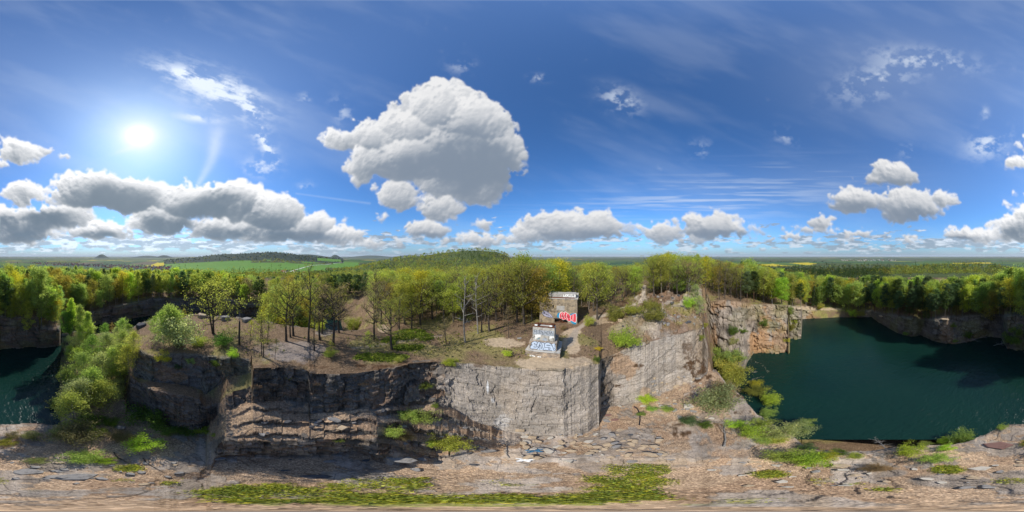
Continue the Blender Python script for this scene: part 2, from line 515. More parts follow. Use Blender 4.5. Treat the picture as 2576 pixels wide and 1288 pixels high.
# cliff that runs into the lake on the right
for px, cy, hy, i, j, k in (
    (2800, 1448, None, K(1176, 66), (78, 24), (110, 24)), (2850, 1510, None, K(1172, 68), (80, 23.5), (110, 23)), (2900, 1550, 1450, K(1183, 66), (80, 22.5), (110, 21)),
    (2945, 1605, 1378, K(1190, 69), (82, 20.5), (110, 20)), (3000, 1648, 1377, K(1192, 70), (84, 19.5), (110, 18)), (3050, 1675, 1377, K(1193, 71), (85, 19), (108, 18)), (3076, 1690, 1376, K(1196, 72), (85, 18), (108, 17)),
):
    c = Z(cy, 6)
    h = Z(hy, 0) if hy else ((57, 0) if px == 2800 else (50.5, 0))
    p = dict(a=(10.8, 6), b=(12, 7.0), c=c, d=(c[0] + 1.4, -3), h=h, i=i, j=j, k=k, l=(190, 14))
    for q, n in enumerate('efg'):
        p[n] = (p['d'][0] + (h[0] - p['d'][0]) * (q + 1) / 4.0, -4.5)
    ST[px] = p
for px, cy, k in ((3083, 1697, K(1200, 82)), (3126, 1731, K(1203, 83))):
    lake(px, Z(cy, 6), Z(1328, 0), k)
# bushy ridge between the two ponds
prof(238, a=(7.5, 6), b=(14, 6.2), c=Z(1660, 6), d=(26, 2), e=(34, 2), f=(42, 2), g=K(1392, 56.5), h=K(1302, 58), i=(66, -4), j=(92, 0), k=(95, 8), l=(190, 17))
prof(300, a=(7.5, 6), b=(14, 6.2), c=Z(1672, 6), d=(27, 7), e=(34, 8.3), f=(42, 8.8), g=(52, 9.5), h=(60, 12), i=(68, -4), j=Z(1275, 0), k=K(1235, 93), l=(190, 17))
prof(370, a=(7.5, 6), b=(14, 6.2), c=Z(1662, 6), d=(28, 7.5), e=(35, 9), f=(43, 9.6), g=(52, 10), h=(59, 11), i=(67, -4), j=Z(1268, 0), k=K(1219, 96), l=(190, 17))
prof(440, a=(7.5, 6), b=(14, 6.2), c=Z(1640, 6.5), d=(29, 8), e=(36, 9.5), f=(44, 10), g=(52, 10), h=K(1297, 58), i=(66, -4), j=Z(1262, 0), k=K(1200, 98), l=(190, 16))
prof(482, a=(7.5, 6), b=(14, 6.2), c=Z(1622, 6.5), d=(28, 8), e=(33, 9.5), f=(39, 12), g=(48, 13.5), h=K(1290, 56), i=(64, -4), j=Z(1252, 0), k=K(1193, 101), l=(190, 16))
# two-tiered dark cliff under the leafy knoll
prof(503, a=(7.5, 6), b=(14, 6.2), c=Z(1602, 6.5), d=K(1470, 27.5), e=K(1455, 29), f=K(1400, 33), g=K(1350, 40), h=K(1290, 56), i=(62, -4), j=Z(1247, 0), k=K(1188, 103), l=(190, 16))
prof(545, a=(7.5, 6), b=(14, 6.2), c=Z(1612, 6.5), d=K(1500, 26.5), e=K(1475, 29), f=K(1362, 32), g=Z(1318, 20), h=Z(1264, 18), i=(61, -4), j=Z(1240, 0), k=K(1181, 106), l=(190, 16))
prof(600, a=(7.5, 6), b=(14, 6.2), c=Z(1650, 6.5), d=K(1520, 23.5), e=K(1490, 27), f=K(1385, 30), g=Z(1322, 21), h=Z(1247, 19.5), i=(64, -4), j=Z(1232, 0), k=K(1170, 110), l=(190, 16))
prof(700, a=(7.4, 5.4), b=(9, 6.2), c=Z(1690, 6.5), d=K(1545, 21.5), e=K(1500, 26), f=K(1377, 30), g=Z(1312, 21.5), h=Z(1236, 20), i=(66, -4), j=Z(1225, 0), k=K(1168, 116), l=(190, 16))
prof(780, a=(7.4, 5.2), b=(9, 6.2), c=Z(1692, 6.5), d=K(1562, 21), e=K(1520, 25), f=K(1387, 29.5), g=Z(1312, 22), h=Z(1227, 20.5), i=(66, -4), j=Z(1222, 0), k=K(1165, 118), l=(190, 16))
prof(806, a=(7.4, 5.2), b=(10, 6.2), c=Z(1676, 6.5), d=K(1590, 20.5), e=K(1535, 24), f=K(1393, 28.5), g=Z(1315, 22), h=Z(1230, 21), i=(65, -4), j=Z(1222, 0), k=K(1165, 116), l=(190, 16))
prof(826, a=(9.5, 6), b=(13.4, 7.6), c=(20, 10.2), d=(21.3, 14.3), e=(24.8, 15.4), f=K(1393, 28.3), g=Z(1315, 22), h=Z(1231, 21.2), i=(64, -4), j=Z(1225, 0), k=K(1166, 112), l=(190, 16))
prof(846, a=(11.5, 6.2), b=(13.6, 9.6), c=(19.8, 12.8), d=(21.4, 14.8), e=(24.8, 16.8), f=K(1393, 28), g=Z(1315, 22), h=Z(1231, 21.2), i=(63, -4), j=Z(1228, 0), k=K(1168, 108), l=(190, 16))
prof(866, a=(12.5, 6.3), b=(13.6, 11.9), c=(19.6, 14.3), d=(21.4, 15.4), e=(25, 18.0), f=K(1392, 27), g=Z(1315, 22.5), h=Z(1233, 21.5), i=(62, -4), j=Z(1234, 0), k=K(1170, 105), l=(190, 16))
prof(885, a=Z(1776, 6.3), b=K(1722, 13), c=K(1600, 19.5), d=K(1540, 21.5), e=K(1463, 25.0), f=K(1392, 26.4), g=Z(1312, 23), h=Z(1235, 21.8), i=(61, -4), j=Z(1240, 0), k=K(1174, 102), l=(190, 16))
prof(960, a=Z(1777, 6.3), b=K(1721, 13.1), c=K(1570, 20), d=K(1520, 21.5), e=K(1463, 24.2), f=K(1405, 25.5), g=Z(1320, 23.5), h=Z(1242, 22.6), i=(58, -4), j=Z(1260, 0), k=K(1187, 99), l=(190, 16))
prof(980, a=Z(1777, 6.3), b=K(1721, 13.1), c=K(1566, 20), d=K(1505, 21.5), e=K(1455, 23.5), f=K(1405, 25), g=Z(1320, 23.7), h=Z(1242, 23), i=(57, -4), j=Z(1260, 0), k=K(1189, 99), l=(190, 16))
# dark ledged wall under the clearing
W = dict(e=Z(1420, 24.1), f=Z(1382, 24.2), g=Z(1312, 24))
prof(987, a=Z(1777, 6.3), b=K(1721, 13.1), c=K(1563, 19.6), d=K(1440, 21.3), h=Z(1243, 23.5), i=(56, -4), j=Z(1260, 0), k=K(1190, 99), l=(190, 16), **W)
prof(1100, a=Z(1777, 6.3), b=K(1721, 13.1), c=K(1566, 19.8), d=Z(1437, 24), h=Z(1264, 24), i=(52, 6), j=(90, 6), k=(95, 12), l=(190, 16), **W)
prof(1203, a=Z(1777, 6.3), b=K(1721, 13.1), c=K(1569, 19.8), d=Z(1450, 24), h=Z(1282, 24), i=(54, 6), j=(100, 6), k=(105, 10), l=(190, 15), e=Z(1432, 24.1), f=Z(1382, 24.2), g=Z(1312, 24))
W = dict(e=Z(1442, 24.2), f=Z(1390, 24), g=Z(1332, 24))
prof(1209, a=Z(1777, 6.3), b=K(1721, 13.1), c=K(1615, 17.6), d=K(1460, 20), h=Z(1284, 24), i=(56, 2), j=(112, 2), k=(116, 9), l=(190, 14), **W)
prof(1240, a=Z(1776, 6.3), b=K(1721, 13.1), c=K(1614, 17.6), d=Z(1462, 24), h=Z(1288, 24), i=(58, -4), j=Z(1206, 0), k=(128, 8), l=(190, 12), **W)
prof(1300, a=Z(1775, 6.3), b=K(1721, 13.1), c=K(1612, 17.6), d=Z(1463, 24), h=Z(1292, 24), i=(58, -4), j=Z(1208, 0), k=(127, 8), l=(190, 12), **W)
prof(1395, a=Z(1765, 6.3), b=K(1718, 13.6), c=K(1600, 18), d=Z(1460, 24), h=Z(1290, 24), i=(58, 3), j=(104, 4), k=(125, 9), l=(190, 12), **W)
prof(1440, a=Z(1775, 6.2), b=K(1726, 13.2), c=K(1597, 18.1), d=Z(1452, 24.1), h=Z(1285, 24), i=(60, 14), j=(95, 12), k=(118, 13), l=(190, 12), **W)
prof(1475, a=Z(1790, 6.1), b=K(1737, 12.8), c=K(1594, 18.3), d=Z(1445, 24.2), e=Z(1432, 24.2), f=Z(1385, 24.1), g=Z(1325, 24), h=Z(1276, 24), i=(60, 18), j=(95, 15), k=(116, 16), l=(190, 14))
prof(1520, a=Z(1800, 6), b=K(1747, 13.2), c=K(1591, 18.4), d=Z(1436, 24.2), e=Z(1425, 24.2), f=Z(1380, 24.2), g=Z(1320, 24), h=Z(1268, 24), i=(60, 22.5), j=(88, 21), k=(115, 19), l=(190, 14))
prof(1600, a=Z(1820, 6), b=K(1770, 12.7), c=K(1590, 19.6), d=Z(1420, 24.3), e=Z(1410, 24.3), f=Z(1375, 24.2), g=Z(1320, 24), h=Z(1262, 24), i=(62, 23.5), j=(88, 22.5), k=(115, 21), l=(190, 15))
prof(1700, a=Z(1830, 6), b=K(1792, 12.1), c=K(1577, 20.2), d=Z(1412, 24.4), e=Z(1404, 24.4), f=Z(1372, 24.2), g=Z(1320, 24), h=Z(1260, 24.2), i=(62, 24), j=(88, 23.5), k=(115, 22), l=(190, 16))
# pale wall and buttress under the monument
prof(1760, a=Z(1840, 6), b=K(1785, 12.3), c=K(1592, 20.2), d=Z(1415, 24.4), e=Z(1407, 24.4), f=Z(1372, 24.3), g=Z(1320, 24.3), h=Z(1258, 24.5), i=(62, 24.5), j=(88, 24.5), k=(115, 23), l=(190, 16))
UP = dict(e=Z(1402, 24.4), f=Z(1342, 24.5), g=Z(1266, 24.6), h=(50, 25), i=(65, 25.5), j=(85, 25.5), k=(115, 24), l=(190, 15))
prof(1850, a=Z(1850, 6), b=K(1765, 13.5), c=K(1640, 19), d=Z(1422, 24.4), **UP)
prof(1960, a=Z(1850, 6), b=Z(1765, 6.8), c=K(1683, 18.3), d=Z(1436, 24.4), **UP)
prof(2050, a=Z(1840, 6), b=Z(1790, 7.2), c=Z(1704, 7), d=Z(1442, 24.4), **UP)
prof(2200, a=Z(1830, 6), b=Z(1790, 7.2), c=Z(1713, 6.5), d=Z(1441, 24.4), **UP)
prof(2290, a=Z(1822, 6), b=Z(1785, 7.2), c=Z(1690, 6.5), d=Z(1421, 24.3), **{**UP, 'e': K(1395, 25.5)})
HI = {'e': None}


def rise(px, c, d, cuts, tail):
    """buttress and slabs rising to the rocky hillock"""
    ST[px] = dict(a=(10.8, 5.9), b=(11.9, 7.1), c=c, d=d, **{n: K(py, dd) for n, (py, dd) in zip('efgh', cuts)}, **tail)


T1 = dict(i=(82, 28.2), j=(100, 28), k=(125, 26), l=(190, 16))
T2 = dict(i=(82, 29), j=(100, 29), k=(125, 27), l=(190, 16))
rise(2344, Z(1664, 6.5), K(1425, 23.9), ((1385, 26), (1335, 31.5), (1260, 42), (1170, 60)), T1)
rise(2352, Z(1600, 6.5), K(1402, 26.6), ((1380, 28), (1332, 32.5), (1255, 43), (1165, 60)), T1)
rise(2400, Z(1583, 6.5), K(1386, 28.6), ((1360, 30), (1310, 34.5), (1235, 45), (1160, 60)), T1)
rise(2500, Z(1569, 6.5), K(1346, 30.6), ((1262, 39), (1205, 46), (1173, 53), (1125, 68)), T1)
rise(2600, Z(1527, 6.5), K(1319, 34.4), ((1238, 44), (1178, 51), (1150, 60), (1128, 70)), T2)
rise(2700, Z(1489, 7), K(1289, 39), ((1225, 46), (1168, 54), (1145, 62), (1125, 72)), T2)
rise(2742, Z(1469, 7.3), K(1282, 42), ((1225, 48), (1172, 56), (1150, 63), (1130, 73)), T2)
ST[2772] = dict(a=(10.8, 6), b=(12, 7), c=Z(1447, 7), d=(44.5, 9), e=(50, 10), f=(56, 10.5), g=(59.5, 11), h=K(1300, 62), i=K(1180, 67.5), j=(78, 25), k=(110, 25), l=(190, 15))

PX = sorted(ST)
TAB_D = np.array([[ST[p][n][0] for n in NAMES] for p in PX])
TAB_Z = np.array([[ST[p][n][1] for n in NAMES] for p in PX])
PXw = np.array([PX[-1] - 4000] + PX + [PX[0] + 4000])
TAB_D = np.vstack([TAB_D[-1:], TAB_D, TAB_D[:1]]); TAB_Z = np.vstack([TAB_Z[-1:], TAB_Z, TAB_Z[:1]])

NC = 1536
col_px = (np.arange(NC) + .5) / NC * 4000
# ragged edges: the reading position wanders a little from column to column
LD = np.zeros((NC, 12)); LZ = np.zeros((NC, 12))
for q in range(12):
    wob = (fbm(col_px / 20.0, col_px * 0 + q * .37, None, 4, 5, .6, wrap=200) - .5) * (6 if q < 2 else 24)
    LD[:, q] = np.interp(col_px + wob, PXw, TAB_D[:, q]); LZ[:, q] = np.interp(col_px + wob, PXw, TAB_Z[:, q])

# ---- far country: heights at rings of distance, by direction
FR = np.array([300, 450, 700, 1100, 1700, 2200, 3000, 4500, 9000, 20000, 60000.])
hill_px = np.array([0, 600, 710, 780, 850, 930, 1000, 1050, 1110, 1163, 1233, 1300, 1400, 1500, 4000.])
hill_el = np.array([-2.4, -2.2, -1.2, -.45, .35, .75, 1.05, 1.35, 1.05, .35, -.5, -1.0, -1.6, -2.4, -2.4])
wood_px = np.array([0, 1200, 1300, 1427, 1500, 1580, 1700, 1800, 1850, 1900, 1950, 2000, 2080, 2150, 2300, 3400, 3500, 3600, 3700, 3820, 3900, 3960, 4000.])
wood_el = np.array([-6.5, -5.5, -4.2, -2.8, -1.8, -.75, .75, 1.75, 1.98, 1.8, 1.25, -.5, -1.7, -2.4, -6, -6, -5.2, -4.8, -4.6, -4.6, -5, -5.8, -6.5])
ridge_px = np.array([0, 3300, 3420, 3500, 3600, 3700, 3820, 3900, 3960, 4000.])
ridge_el = np.array([-8.5, -8.5, -5.2, -3.5, -2.6, -2.2, -1.9, -2.3, -4, -8.5])
FZ = np.zeros((NC, len(FR)))
base = np.array([-4, -22, -46, -68, -80, -92, -104, -112, -122, -132, -120.])
FZ[:] = base
hz_ = 42 + 3000 * np.tan(np.radians(np.interp(col_px, hill_px, hill_el) + .6)) - 13
wz_ = 42 + 700 * np.tan(np.radians(np.interp(col_px, wood_px, wood_el) + 1.55 * sstep(1360, 1600, col_px) * (1 - sstep(1950, 2080, col_px)))) - 13
rz_ = 42 + 450 * np.tan(np.radians(np.interp(col_px, ridge_px, ridge_el))) - 13
FZ[:, 6] = np.maximum(FZ[:, 6], hz_)
FZ[:, 5] = np.maximum(FZ[:, 5], -92 + (hz_ + 92) * .34)
FZ[:, 4] = np.maximum(FZ[:, 4], -80 + (hz_ + 92) * .07)
FZ[:, 7] = np.maximum(FZ[:, 7], -112 + (hz_ + 92) * .3)
FZ[:, 2] = np.maximum(FZ[:, 2], wz_)
FZ[:, 1] = np.maximum(FZ[:, 1], np.where(wz_ > -46, -22 + (wz_ + 46) * .42, -22))
FZ[:, 0] = np.maximum(FZ[:, 0], np.where(wz_ > -46, -4 + (wz_ + 46) * .17, -4))
FZ[:, 3] = np.maximum(FZ[:, 3], -68 + np.clip(wz_ + 46, 0, 99) * .35)
FZ[:, 1] = np.maximum(FZ[:, 1], rz_)
FZ[:, 0] = np.maximum(FZ[:, 0], np.where(rz_ > -22, -4 + (rz_ + 22) * .36, -4))
right = sstep(2700, 2900, col_px) * (1 - sstep(3400, 3600, col_px))
FZ[:, 1] += right * 8; FZ[:, 2] += right * 18; FZ[:, 3] += right * 12; FZ[:, 4] += right * 12

SEG = [34, 20, 44, 56, 30, 40, 30, 26, 38, 22, 34, 40]
rows_t = []
seg_of, tt = [], []
for q, n in enumerate(SEG):
    for i in range(n):
        seg_of.append(q); tt.append(i / n)
far_d = np.geomspace(190, 60000, 150)
seg_of = np.array(seg_of + [12] * len(far_d)); tt = np.array(tt + [0] * len(far_d))
NR = len(seg_of)
AD = np.concatenate([np.full((NC, 1), .05), LD], 1); AZ_ = np.concatenate([np.full((NC, 1), 5.4), LZ], 1)
GD = np.zeros((NC, NR)); GZ = np.zeros((NC, NR))


def stair(x, sharp=.28):
    f = np.floor(x); r = x - f
    return f + sstep(0, sharp, r)


az_c = np.radians(col_px * .09 - 180)[:, None]
u_c = (col_px / 4000)[:, None]
near_rows = np.where(seg_of < 12)[0]
for r in near_rows:
    q, t = seg_of[r], tt[r]
    GD[:, r] = AD[:, q] + (AD[:, q + 1] - AD[:, q]) * t
    GZ[:, r] = AZ_[:, q] + (AZ_[:, q + 1] - AZ_[:, q]) * t
# ledges of leaf between risers of rock on the left-hand slope; ledges in the walls
pxg = np.broadcast_to(col_px[:, None], GD.shape)
for q in (2,):
    rr = np.where(seg_of == q)[0]
    w = (sstep(840, 870, col_px) * (1 - sstep(1860, 1960, col_px)))[:, None]
    t = tt[rr][None, :]
    seg_w = np.floor(u_c * 150 + 1.5 * fbm(u_c * 40, u_c * 0, None, 2, 76, wrap=40))
    ph = (_h(seg_w, seg_w * 0, seg_w * 0, 78) - .5) * .22 + (fbm(u_c * 70 + 0 * t, t * 2.0, None, 3, 77, wrap=70) - .5) * .5 + np.clip((col_px[:, None] - 1350) / 700.0, -.4, .9)
    nst = 3.3
    ts = np.clip((stair(t * nst + ph, .15) - ph) / nst, 0, 1)
    ts = np.where(t <= 0, 0, ts)
    z0, z1 = AZ_[:, q:q + 1], AZ_[:, q + 1:q + 2]
    GZ[:, rr] = GZ[:, rr] * (1 - w * .66) + (z0 + (z1 - z0) * ts) * w * .66
for q in (3, 5, 8, 10):
    rr = np.where(seg_of == q)[0]
    t = tt[rr][None, :]
    sg = np.floor(u_c * 210 + 2 * fbm(u_c * 50, u_c * 0, None, 2, 71 + q, wrap=50))
    ph = (_h(sg, sg * 0, sg * 0, 81 + q) - .5) * .8 + (fbm(u_c * 90 + 0 * t, t * 1.5, None, 3, 91 + q, wrap=90) - .5) * 1.1 + (col_px[:, None] - 1300) / 420.0 * (q == 3)
    nst = 5.0
    ts = np.clip((stair(t * nst + ph, .22) - ph) / nst, 0, 1)
    d0, d1 = AD[:, q:q + 1], AD[:, q + 1:q + 2]
    steep = sstep(.8, 2.0, np.abs(AZ_[:, q + 1:q + 2] - AZ_[:, q:q + 1]) / (np.abs(d1 - d0) + .01))
    wst = .7 * steep * (1 - .8 * (sstep(1720, 1800, col_px) * (1 - sstep(2710, 2760, col_px)))[:, None] * (q == 3))
    GD[:, rr] = GD[:, rr] * (1 - wst) + (d0 + (d1 - d0) * ts) * wst
# far rows
fr = np.where(seg_of == 12)[0]
from_l = AZ_[:, 12]
for c in range(NC):
    GZ[c, fr] = np.interp(np.log(far_d), np.log(np.concatenate([[190], FR])), np.concatenate([[from_l[c]], FZ[c]]))
GD[:, fr] = far_d[None, :]
kern = np.array([.25, .5, .25])
for _ in range(14):
    GZ[:, fr] = .25 * np.roll(GZ[:, fr], 1, 0) + .5 * GZ[:, fr] + .25 * np.roll(GZ[:, fr], -1, 0)
for _ in range(3):
    GZ[:, fr[1:-1]] = .25 * GZ[:, fr[:-2]] + .5 * GZ[:, fr[1:-1]] + .25 * GZ[:, fr[2:]]

sinA, cosA = np.sin(az_c), np.cos(az_c)
GX, GY = GD * sinA, GD * cosA
# roughness: cliffs get broken blocks, floors get low slabs
dZ = np.abs(np.gradient(GZ, axis=1)); dD = np.abs(np.gradient(GD, axis=1)) + 1e-4
steep = sstep(.7, 1.6, dZ / dD)
steep[:, fr] = 0
kx = np.array([1, 2, 3, 2, 1.]) / 9
sm = steep.copy()
for s_ in (1, 2): sm = np.maximum(sm, .8 * np.roll(steep, s_, 1)); sm = np.maximum(sm, .8 * np.roll(steep, -s_, 1))
sm[:, fr] = 0
ledge_rows = (seg_of == 2)[None, :] & (pxg > 842) & (pxg < 1980)
steep = np.where(ledge_rows, sstep(1.3, 2.2, dZ / dD), sm)
scale_d = np.clip(GD / 24.0, .8, 3.0)
arc = az_c * 24.0 + 0 * GD


def blocks(w, h, seed):
    row = np.floor(GZ / (h * scale_d) + 1.1 * fbm(arc / 6, GZ / 5, None, 3, seed + 3))
    off = _h(row, row * 0, row * 0, seed) * 7
    colm = np.floor(arc / w * (.6 + .8 * _h(row, row * 0 + 1, row * 0, seed + 1)) + off + .9 * fbm(arc / 3, GZ / 2.2, None, 3, seed + 5))
    return _h(row, colm, row * 0 + 2, seed + 2)


blk = (blocks(2.8, 2.4, 5) - .5) * 1.25 + (blocks(1.2, .9, 9) - .5) * .75 + (blocks(5.5, 3.6, 25) - .5) * .9
big = (fbm(arc / 7, GZ / 9, None, 4, 13) - .5) * 1.1
fine = (fbm(GX * 1.3, GY * 1.3, GZ * 1.3, 3, 15) - .5) * .55
smooth_wall = sstep(2370, 2440, pxg) * (1 - sstep(2690, 2740, pxg)) * (seg_of == 3)[None, :]   # the sawn-looking slab
palew = sstep(1700, 1780, pxg) * (1 - sstep(2346, 2352, pxg)) * (seg_of == 3)[None, :]
rim = (seg_of == 3)[None, :] * ((pxg > 2960) | (pxg < 236))
ledgew = (seg_of == 2)[None, :] * sstep(840, 870, pxg) * (1 - sstep(1860, 1960, pxg))
amp = scale_d ** .6 * (1 - .66 * smooth_wall - .66 * palew - .6 * ledgew - .8 * rim)
vis_rows = (seg_of < 12)[None, :]
GD = GD - steep * vis_rows * (blk + big * .7 + fine) * amp * .8
flat = (1 - steep) * vis_rows
x, y = GD * sinA, GD * cosA
floor_n = fbm(x / 9, y / 9, None, 4, 21)
terr = (seg_of < 3)[None, :] * np.ones_like(GD)
hillock = sstep(2440, 2520, pxg) * (1 - sstep(2900, 2960, pxg)) * ((seg_of >= 4) & (seg_of <= 7))[None, :]
rub = sstep(2330, 2420, pxg) * (1 - sstep(2560, 2640, pxg)) * ((seg_of >= 4) & (seg_of <= 6))[None, :]
GZ = GZ + flat * (terr * (.55 * (stair(floor_n * 9 + (fbm(x / 1.6, y / 1.6, None, 3, 23) - .5) * .5, .12) / 9 - .5) * 2.0 + .10 * (fbm(x * 1.2, y * 1.2, None, 3, 25) - .5))
                  + (1 - terr) * np.clip((GD - 18) / 20, 0, 1) * 1.1 * (fbm(x / 11, y / 11, None, 4, 27) - .5)
                  + (hillock * 1.9 + rub * .9) * (stair((fbm(x / 4.2, y / 4.2, None, 4, 29)) * 6, .18) / 6 - .5) * 2.2 * np.clip(GD / 40, .6, 1.3)
                  + (hillock + rub) * .8 * (fbm(x / .8, y / .8, None, 3, 33) - .5))
water_cut = 0
GX, GY = x, y
farw = (seg_of == 12)[None, :] * sstep(190, 320, GD)
GZ = GZ + farw * (fbm(GX / 260, GY / 260, None, 3, 35) - .5) * np.clip(GD / 90, 0, 14)

EL = np.degrees(np.arctan2(GZ - CAM_Z, GD))
ELmax = np.maximum.accumulate(EL, axis=1)


def col_of(px): return int(px / 4000 * NC) % NC


def hit(px, py):
    """world point on the ground (or water) seen in the direction (px, py) of the panorama"""
    c = col_of(px % 4000); e = 90 - py * .09; a = R(px * .09 - 180)
    k = int(np.searchsorted(ELmax[c], e)); k = min(max(k, 1), NR - 1)
    e0, e1 = ELmax[c, k - 1], EL[c, k]
    t = 0 if e1 <= e0 else min(max((e - e0) / (e1 - e0), 0), 1)
    d = GD[c, k - 1] + (GD[c, k] - GD[c, k - 1]) * t
    z = GZ[c, k - 1] + (GZ[c, k] - GZ[c, k - 1]) * t
    if z < 0 and d < 150:
        d = CAM_Z / math.tan(R(-e)); z = 0
    return Vector((d * math.sin(a), d * math.cos(a), z))


def ground(px, d):
    c = col_of(px % 4000); a = R(px * .09 - 180)
    z = float(np.interp(d, np.maximum.accumulate(GD[c]), GZ[c]))
    return Vector((d * math.sin(a), d * math.cos(a), z))


def ground_xy(x, y):
    return ground((math.degrees(math.atan2(x, y)) + 180) / .09, math.hypot(x, y))


# ---- what covers the ground (its own colours, plus painted cliff shade and cloud shadow)
PYg = (90 - EL) / .09


def reg(cx, cy, rx, ry, n=.35, seed=0, hard=.25):
    dx = (pxg - cx + 2000) % 4000 - 2000
    v = 1 - np.sqrt((dx / rx) ** 2 + ((PYg - cy) / ry) ** 2)
    return sstep(0, hard, v + (NOI - .5) * n * 3.2 + (NF - .5) * n * 1.2)


NOI = fbm(GX / 2.2 + 7, GY / 2.2, GZ / 2.2, 4, 41)
NOI2 = fbm(GX / 6, GY / 6, GZ / 6, 4, 43)
NF = fbm(GX * 2.2, GY * 2.2, GZ * 2.2, 3, 45)
one = np.ones(GD.shape + (1,))


def C(*c): return np.array(c)


alb = one * C(.345, .256, .178)                                  # dead leaves
alb = alb * (.66 + .62 * NOI[..., None])
alb = alb * (1 - (hillock * .42 + rub * .35)[..., None])
redl = sstep(.48, .62, fbm(GX / 4, GY / 4, None, 4, 66))[..., None]
alb = alb * (1 - redl * .55) + redl * .5 * C(.27, .18, .118)
pale_side = (sstep(2050, 2400, pxg) + (1 - sstep(500, 800, pxg)))[..., None]
alb = alb * (1 + .12 * np.clip(pale_side, 0, 1))  # leaf litter slightly lighter on this side of the floor
plate = ((seg_of >= 4)[None, :] & (GD > 18) & (seg_of < 12)[None, :]).astype(float)
alb = alb * (1 - plate[..., None]) + plate[..., None] * (C(.165, .118, .078) * (.75 + .55 * NOI2[..., None]))
rock = np.clip(steep * 1.25, 0, 1)
# flat slabs showing through the leaves of the quarry floor
slab = sstep(.53, .57, fbm(GX / 3.2 + 3, GY / 2.0, None, 4, 47) * .75 + NF * .25) * terr
slab = np.maximum(slab, (reg(2350, 1770, 330, 70, .5) + reg(2150, 1770, 160, 40, .5)) * .8 * sstep(.42, .52, NOI))
slab = np.maximum(slab, np.maximum(reg(3440, 1848, 130, 22, .15), reg(3700, 1878, 190, 28, .15)))
slab = np.maximum(slab, np.maximum(reg(120, 1843, 60, 12, .1), reg(300, 1857, 90, 20, .15)))
slab = np.maximum(slab, np.maximum(reg(2780, 1680, 190, 75, .35) * .8 * sstep(.35, .5, NOI2), reg(2890, 1600, 50, 80, .3)))
slab = np.clip(np.maximum(slab, reg(3930, 1745, 90, 22, .2)), 0, 1)
edge_c = np.exp(-np.abs(GD - AD[:, 3:4]) / .9) * (seg_of <= 3)[None, :] * ((pxg > 2950) | (pxg < 240)) * .9
rock = np.clip(np.maximum(np.maximum(rock, slab * .95), edge_c), 0, 1)
hr = hillock * sstep(.47, .56, fbm(GX / 3, GY / 3, GZ / 2, 4, 49)) + rub * .6 * sstep(.53, .6, NOI2)
rock = np.clip(np.maximum(rock, hr), 0, 1)
shade_rock = np.clip((1 - sstep(1640, 1760, pxg)) * sstep(238, 250, pxg) + sstep(3330, 3450, pxg) + (1 - sstep(225, 250, pxg)), 0, 1) * (seg_of >= 2)[None, :]  # cliffs turned from the sun: shade put into the darker rock colour
shade_rock = np.where((seg_of[None, :] == 2) & ((pxg < 850) | (pxg > 2000)), 0, shade_rock) * (1 - .65 * reg(3700, 1295, 34, 60, .5))
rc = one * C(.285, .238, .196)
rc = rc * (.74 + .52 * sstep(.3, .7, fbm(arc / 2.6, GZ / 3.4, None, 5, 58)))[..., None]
rc = rc * (1 - shade_rock[..., None]) + shade_rock[..., None] * C(.150, .130, .110)
tone = fbm(arc / 3.2, GZ / 3.2, None, 5, 51)
rc = rc * (.62 + .78 * tone[..., None])
warm = sstep(.50, .72, fbm(arc / 4.5 + 9, GZ / 6, None, 4, 53))[..., None]
rc = rc * (1 - warm * .55) + warm * .55 * C(.31, .225, .145) * (1 - .6 * shade_rock[..., None])
streak = (sstep(.52, .72, fbm(arc * 1.1, GZ / 5, None, 4, 55)) * (1 - .65 * np.clip(smooth_wall + palew, 0, 1)))[..., None] * steep[..., None]
rc = rc * (1 - streak * .42)
lich = (sstep(.56, .68, fbm(GX / 1.4, GY / 1.4, GZ / 1.4, 4, 57)) * (1 - .85 * shade_rock))[..., None]
rug = (sstep(2760, 2800, pxg) * (1 - sstep(3140, 3160, pxg)) * (seg_of >= 8)[None, :] * (seg_of < 12)[None, :])[..., None]
rc = rc * (1 - rug * .30 * sstep(.42, .6, fbm(GX / 2.6, GY / 2.6, GZ / 2.6, 4, 60))[..., None])
pale = np.clip(sstep(1700, 1800, pxg) * (1 - sstep(2345, 2352, pxg)) * ((seg_of == 3) | (seg_of == 2))[None, :] * steep + smooth_wall, 0, 1)[..., None]
rc = rc * (1 - pale * .45) + pale * .45 * C(.40, .362, .322) * (.7 + .6 * tone[..., None])
rc = rc * (1 - lich * .22) + lich * .22 * C(.45, .425, .40)
crk = blocks(2.8, 2.4, 5)
edge = np.clip(np.abs(crk - np.roll(crk, 1, 0)) + np.abs(crk - np.roll(crk, 1, 1)), 0, .5) * 1.4
edge2 = blocks(1.2, .9, 9); edge2 = np.clip(np.abs(edge2 - np.roll(edge2, 1, 0)) + np.abs(edge2 - np.roll(edge2, 1, 1)), 0, .5) * .7
rc = rc * (1 - (np.clip(edge + edge2, 0, .75) * steep * (1 - .6 * smooth_wall) * (1 - .6 * palew))[..., None] * .8)
